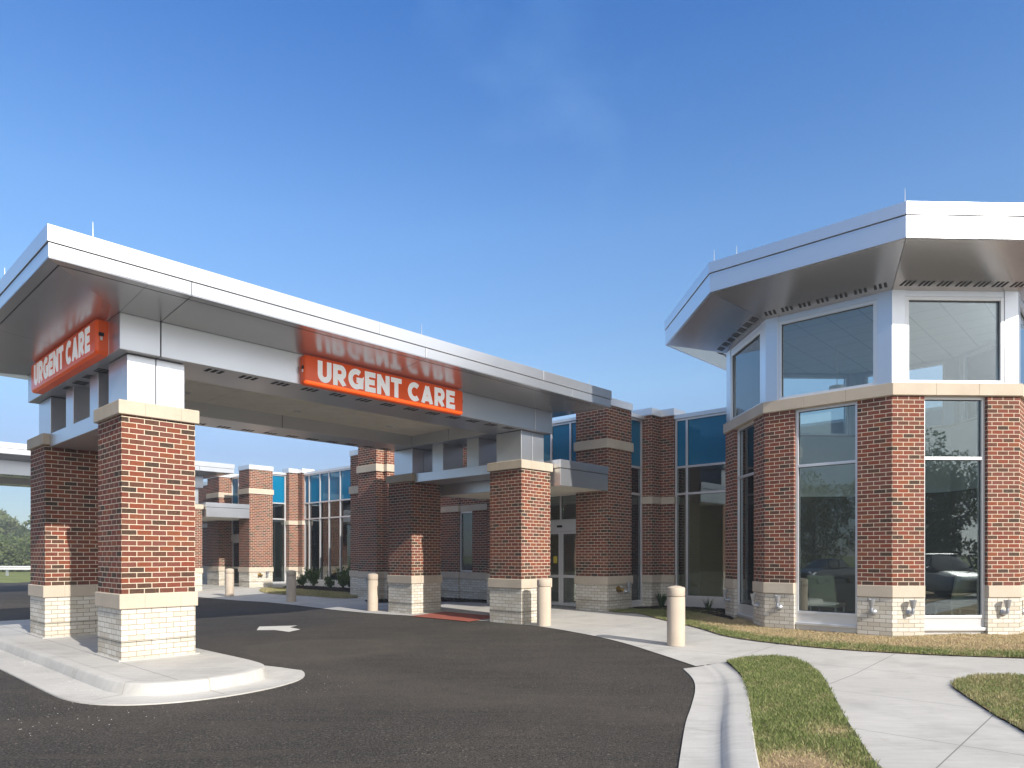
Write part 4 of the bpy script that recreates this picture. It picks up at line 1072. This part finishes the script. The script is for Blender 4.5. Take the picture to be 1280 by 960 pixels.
def make_tuft(label, p, n, h, seed, name='grass_tuft'):
    rng = random.Random(seed); mb = MB()
    for k in range(n):
        a = rng.uniform(0, 6.28); b = Vector((math.cos(a), math.sin(a), 0)); ln = h*rng.uniform(.6, 1.1); o = b*rng.uniform(0, .05)
        s = Vector((-b.y, b.x, 0))*.008; p1 = o+b*ln*.2+Vector((0, 0, ln*.6)); p2 = o+b*ln*.5+Vector((0, 0, ln))
        mb.raw([p+o-s, p+o+s, p+p1+s, p+p1-s, p+p2], [(0, 1, 2, 3), (3, 2, 4)])
    o = mb.build(name, M['shrub_leaf']); return tag(o, label, 'plant')
make_tuft('spiky green grass tuft at the foot of the inner brick pier behind the near bollard', W(16.55, 9.95, gz(16.55)+.04), 160, .42, 5)
make_tuft('fine green grass clump beside the shaded column base', W(13.9, 17.6, gz(13.9)+.03), 220, .42, 6)
make_tuft('wispy reddish twig plant in the mulch under the glass wall', W(16.6, 8.6, gz(16.6)+.04), 40, .35, 8, 'twig_plant')

def make_tree(seed, h, rad, leafmat, n, lsize, z0=.25, trunk=True):
    rng = random.Random(seed)
    t = thing('leafy_tree', '', 'tree', Vector((0, 0, 0)))
    tm = MB(); tm.tube([Vector((0, 0, -.2)), Vector((.05*h*.2, 0, h*.25)), Vector((0, .02*h, h*.55)), Vector((.02*h, 0, h*.85))], [h*.024, h*.019, h*.012, h*.004], 8)
    cl = []
    for k in range(26):
        a = rng.uniform(0, 6.28); zz = rng.uniform(z0, 1); env = math.sin(math.pi*min(1, max(.08, (zz-z0)/(1.04-z0)))**.8)
        r = rad*env*rng.uniform(.35, .95); c = Vector((math.cos(a)*r, math.sin(a)*r, zz*h)); cr = rad*rng.uniform(.24, .44)
        cl.append((c, cr))
        if k % 2 == 0: tm.tube([Vector((0, 0, zz*h*.62)), c*.6+Vector((0, 0, zz*h*.3)), c], [h*.009, h*.006, h*.002], 5)
    tm.build('trunk', M['bark'], t, smooth=True)
    def sh(rng):
        c, cr = rng.choice(cl); d = Vector((rng.gauss(0, 1), rng.gauss(0, 1), rng.gauss(0, .8))).normalized()
        return c+d*cr*rng.uniform(.45, 1.0)**.6, d
    leaves(n, sh, lsize, rng, .7).build('crown', leafmat, t)
    return t
tp_far = [make_tree(11, 8.5, 4.2, M['leaf_far'], 5200, .42, .08), make_tree(12, 7.2, 4.6, M['leaf_far'], 5200, .42, .06), make_tree(13, 4.0, 3.6, M['leaf_far'], 3800, .34, .02)]
rng = random.Random(4)
used = set()
def place(plist, k, x, y, s, label, group, z=-.08):
    o = plist[k] if (id(plist), k) not in used else copy_tree(plist[k]); used.add((id(plist), k))
    o.location = (x, y, z); o.scale = (s, s, s*rng.uniform(.92, 1.08)); o.rotation_euler.z = rng.uniform(0, 6.28); o['label'] = label; o['group'] = group
for i in range(13):
    x = -104 + i*4.1; place(tp_far, i % 2, x, 102+rng.uniform(-5, 6)+abs(x+72)*.15, rng.uniform(.86, 1.08), 'hazy green tree in the wood line beyond the guard rail', 'trees of the wood line beyond the guard rail')
for i in range(14):
    x = -90 + i*3.3; place(tp_far, 2, x, 76+rng.uniform(-2, 2)+(x+72)*-.1, rng.uniform(.75, 1.05), 'rounded green bush growing low just behind the guard rail', 'bushes behind the guard rail')
tp_near = [make_tree(21, 13, 4.8, M['leaf'], 9000, .30, .15), make_tree(22, 10.5, 4.4, M['leaf'], 8000, .30, .12)]
for i, (x, y) in enumerate(((24, -32), (31, -38), (39, -34), (46, -40), (18, -44), (11, -40), (54, -33), (34, -48), (62, -40))):
    place(tp_near, i % 2, x, y, rng.uniform(.85, 1.1), 'leafy tree across the parking lot, mirrored in the sunlit bay window', 'trees mirrored in the sunlit bay window')
for i, (x, y) in enumerate(((-48, -14), (-52, -24), (-44, -30), (-56, -6), (-40, -20), (-58, -34), (-50, 2), (-46, -40))):
    place(tp_near, (i+1) % 2, x, y, rng.uniform(.8, 1.05), 'leafy tree across the parking lot, mirrored in the shaded bay window', 'trees mirrored in the shaded bay window')

# ------------------------------------------------------------------ guard rail
gr = thing('guard_rail', 'long white steel guard rail in front of the green bushes beyond the driveway', 'guard rail', Vector((-60, 62, -.08)))
a, b = Vector((-96, 68, 0)), Vector((-22, 55, 0)); d = (b-a).normalized(); nn = Vector((d.y, -d.x, 0))
prof = [(.0, .40), (.07, .44), (.07, .50), (.0, .55), (.0, .58), (.07, .63), (.07, .69), (.0, .74), (-.01, .74), (-.01, .40)]
mb = MB(); n = len(prof)
for p in (a, b): mb.v += [p+nn*x+Vector((0, 0, z+.0)) for x, z in prof]
mb.f += [(i, (i+1) % n, n+(i+1) % n, n+i) for i in range(n)]
mb.build('rail', plain('white_painted_steel', (.72, .73, .72), .5), gr)
k = 1.0
while k < (b-a).length:
    p = a+d*k; MB().prism([p-nn*.2-d*.06, p-nn*.2+d*.06, p-nn*.02+d*.06, p-nn*.02-d*.06], -.1, .70).build('rail_post', M['steel'], gr); k += 3.8

# ------------------------------------------------------------------ parked cars
def make_car(label, paint, Lc, Wc, Hc, hood_z, loc, rot, suv=False):
    t = thing('parked_car', label, 'car', Vector((0, 0, 0)))
    hl, hw = Lc/2, Wc/2
    def loft(sts, name, mat):
        mb = MB(); m = 14
        for (x, wb, wt, zb, zt) in sts:
            for j in range(m):
                a = 2*math.pi*j/m; ca, sa = math.cos(a), math.sin(a)
                e = .42; cx = math.copysign(abs(ca)**e, ca); cz = math.copysign(abs(sa)**e, sa); f = (cz+1)/2
                mb.v.append(Vector((x, cx*(wb*(1-f)+wt*f), zb+(zt-zb)*f)))
        for i in range(len(sts)-1):
            for j in range(m): mb.f.append((i*m+j, i*m+(j+1) % m, (i+1)*m+(j+1) % m, (i+1)*m+j))
        mb.f.append(tuple(range(m-1, -1, -1))); mb.f.append(tuple((len(sts)-1)*m+j for j in range(m)))
        return mb.build(name, mat, t, smooth=True)
    sh = hood_z+.06
    loft([(-hl, hw*.72, hw*.70, .42, sh*.86), (-hl+.08, hw*.90, hw*.84, .30, sh*.97), (-hl+.6, hw, hw*.93, .24, sh), (0, hw, hw*.95, .22, sh), (hl-1.3, hw, hw*.93, .22, sh-.02),
          (hl-.7, hw, hw*.88, .24, hood_z*.96), (hl-.2, hw*.93, hw*.80, .28, hood_z*.88), (hl, hw*.74, hw*.66, .40, hood_z*.74)], 'body', paint)
    rx = -hl+(.12 if suv else .75)
    loft([(rx, hw*.86, hw*.72, sh-.08, sh), (rx+(.25 if suv else .65), hw*.88, hw*.70, sh-.08, Hc-.06), (-.2, hw*.90, hw*.71, sh-.08, Hc-.02), (hl-2.25, hw*.90, hw*.70, sh-.08, Hc-.07), (hl-1.38, hw*.86, hw*.76, sh-.08, sh)], 'cabin_glass', M['car_glass'])
    loft([(rx+(.27 if suv else .70), hw*.70, hw*.62, Hc-.075, Hc-.03), (-.2, hw*.725, hw*.65, Hc-.06, Hc+.01), (hl-2.28, hw*.70, hw*.62, Hc-.08, Hc-.03)], 'roof', paint)
    for x in (-.35, hl-2.3 if False else .62):
        for s in (-1, 1): MB().tube([Vector((x, s*hw*.90, sh-.02)), Vector((x-.04, s*hw*.725, Hc-.06))], .035, 6).build('pillar', paint, t)
    wr = .36 if suv else .32
    for x in (hl-.9, -hl+.88):
        for s in (-1, 1):
            c = Vector((x, s*(hw-.19), wr))
            w = MB().lathe([(wr*.60, -.1), (wr*.96, -.1), (wr, -.07), (wr, .07), (wr*.96, .1), (wr*.60, .1)], c, 24, Vector((0, s, 0))).build('tyre', M['rubber'], t, smooth=True)
            rm = MB().lathe([(wr*.62, .0), (wr*.62, .085), (wr*.5, .07), (wr*.16, .085), (0.001, .085)], c, 20, Vector((0, s, 0))).build('rim', M['steel'], w)
    for s in (-1, 1):
        MB().lathe([(.10, 0), (.12, .03), (.08, .06)], Vector((hl-.14, s*hw*.64, hood_z*.72)), 14, Vector((1, s*.25, .1))).build('headlight', M['lens'], t, smooth=True)
        MB().lathe([(.09, 0), (.11, .02), (.07, .05)], Vector((-hl+.03, s*hw*.70, sh*.80)), 14, Vector((-1, s*.2, 0))).build('tail_light', M['tail'], t, smooth=True)
        MB().prism([Vector((hl-1.55, s*hw*.95, 0)), Vector((hl-1.43, s*hw*.95, 0)), Vector((hl-1.45, s*(hw+.16), 0)), Vector((hl-1.57, s*(hw+.16), 0))], sh-.02, sh+.12).build('mirror', paint, t, bevel=.02)
    MB().lbox(hl-.06, hl-.0, -hw*.42, hw*.42, .46, hood_z*.68).build('grille', M['black'], t, bevel=.01)
    t.location = loc; t.rotation_euler.z = rot
    return t
make_car('grey sport utility car facing the building, mirrored in the sunlit bay window', M['car_silver'], 4.6, 1.86, 1.72, 1.02, (17.7, -1.2, 0), R(95), True)
make_car('dark sedan parked sideways, mirrored in the shaded bay window', M['car_dark'], 4.7, 1.80, 1.44, .88, (-20.6, -.6, 0), R(62))
make_car('dark blue hatchback parked behind the dark sedan, mirrored in the shaded bay window', M['car_blue'], 4.3, 1.78, 1.50, .92, (-23.5, 5.6, 0), R(60), True)

# chair inside the bay
def make_chair(p, phi, label):
    ch = thing('lounge_chair', label, 'chair', p, 'chairs inside the octagonal bay')
    n = onorm(phi); t = Vector((-n.y, n.x, 0))
    MB().fbox(p, t, n, -.27, .27, -.27, .27, .62, .70).build('seat', M['fabric'], ch, bevel=.02)
    MB().slab([p+t*-.26+n*.24+Vector((0, 0, .5)), p+t*.26+n*.24+Vector((0, 0, .5)), p+t*.26+n*.40+Vector((0, 0, 1.05)), p+t*-.26+n*.40+Vector((0, 0, 1.05))], n*-.05).build('backrest', M['fabric'], ch, bevel=.015)
    for a, b in ((-.24, -.24), (.24, -.24), (-.24, .24), (.24, .24)):
        q = p+t*a+n*b; MB().tube([q, q+Vector((0, 0, .44))], .018, 8).build('leg', M['steel'], ch)
make_chair(W(15.75, 2.95, .2), 225, 'cream chair with its back to the sunlit bay window')
make_chair(W(14.55, 4.95, .2), 180, 'cream chair with its back to the shaded bay window')

# ------------------------------------------------------------------ sky, sun, camera
wd = bpy.data.worlds.new('World'); sc.world = wd; wd.use_nodes = True
nt = wd.node_tree; bg = nt.nodes['Background']
EL = R(30.0); LD = Vector((-.634, .773, 0)).normalized()   # direction the light travels
az_from = math.atan2(-LD.x, -LD.y)                          # compass bearing of the sun, clockwise from +Y
sky = N(nt, 'ShaderNodeTexSky', sky_type='NISHITA', sun_disc=False)
sky.sun_elevation = EL; sky.sun_rotation = az_from; sky.altitude = 200; sky.air_density = 1.0; sky.dust_density = .3; sky.ozone_density = 5.0
# faint wisps of high cloud
tc = N(nt, 'ShaderNodeTexCoord'); mp = N(nt, 'ShaderNodeMapping'); mp.inputs['Scale'].default_value = (1.5, 1.5, 2.6); mp.inputs['Location'].default_value = (.9, 1.4, .6)
L(nt, tc.outputs['Generated'], mp.inputs[0])
cn = N(nt, 'ShaderNodeTexNoise'); cn.inputs['Scale'].default_value = 2.2; cn.inputs['Detail'].default_value = 7; cn.inputs['Roughness'].default_value = .58
L(nt, mp.outputs[0], cn.inputs['Vector'])
cr = ramp(nt, [(.56, (0, 0, 0)), (.80, (.055, .055, .055))]); L(nt, cn.outputs[0], cr.inputs[0])
cm = mixc(nt, cr.outputs[0], sky.outputs[0], (8.5, 8.8, 9.2, 1))
sz = N(nt, 'ShaderNodeSeparateXYZ'); L(nt, tc.outputs['Generated'], sz.inputs[0])
gr_ = ramp(nt, [(0, (.34, .34, .36)), (.07, (.38, .38, .385)), (.134, (.50, .44, .46)), (.235, (.80, .77, .70)), (.42, (.74, .87, .92)), (.62, (.38, .70, .97)), (1, (.30, .66, 1.0))]); L(nt, sz.outputs['Z'], gr_.inputs[0])
cm = mixc(nt, 1, cm, gr_.outputs[0], 'MULTIPLY')
# thin bright haze on the sun's side of the sky, behind the camera, strengthened to fill the shade
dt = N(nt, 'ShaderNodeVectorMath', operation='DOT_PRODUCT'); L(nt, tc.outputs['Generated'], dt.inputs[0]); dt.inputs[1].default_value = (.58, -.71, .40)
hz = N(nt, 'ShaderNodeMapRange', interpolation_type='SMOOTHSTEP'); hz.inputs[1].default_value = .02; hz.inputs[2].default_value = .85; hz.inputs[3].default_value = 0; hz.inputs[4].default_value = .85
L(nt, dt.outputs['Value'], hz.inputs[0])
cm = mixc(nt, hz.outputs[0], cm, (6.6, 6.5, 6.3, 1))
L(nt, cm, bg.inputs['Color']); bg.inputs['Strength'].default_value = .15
sun = bpy.data.lights.new('Sun', 'SUN'); sun.energy = 4.0; sun.angle = R(.55); sun.color = (1, .945, .86)
so = bpy.data.objects.new('Sun', sun); COL.objects.link(so)
dirv = Vector((LD.x*math.cos(EL), LD.y*math.cos(EL), -math.sin(EL)))
so.rotation_euler = dirv.to_track_quat('-Z', 'Y').to_euler(); so.location = (30, -30, 40)
cam = bpy.data.cameras.new('Camera'); co = bpy.data.objects.new('Camera', cam); COL.objects.link(co)
cam.sensor_width = 36; cam.lens = 870/1280*36; cam.shift_y = (694-480)/1280; cam.clip_end = 4000; cam.clip_start = .05
co.location = (0, 0, 1.65); co.rotation_euler = (R(90), 0, 0); sc.camera = co
sc.view_settings.view_transform = 'Standard'; sc.view_settings.look = 'None'; sc.view_settings.exposure = .68; sc.view_settings.gamma = 1
sc.render.engine = 'CYCLES'; sc.cycles.max_bounces = 8; sc.cycles.transparent_max_bounces = 16

HAZE = 0.0013
if HAZE:
    hb = MB().prism([Vector((-170, -90, 0)), Vector((170, -90, 0)), Vector((170, 190, 0)), Vector((-170, 190, 0))], -1.2, 22)
    hm = bpy.data.materials.new('haze'); hm.use_nodes = True; hnt = hm.node_tree
    hnt.nodes.remove(hnt.nodes['Principled BSDF'])
    pv = hnt.nodes.new('ShaderNodeVolumePrincipled'); pv.inputs['Color'].default_value = (.78, .86, 1, 1); pv.inputs['Density'].default_value = HAZE
    hnt.links.new(pv.outputs[0], hnt.nodes['Material Output'].inputs['Volume'])
    kind(hb.build('haze', hm), 'stuff')
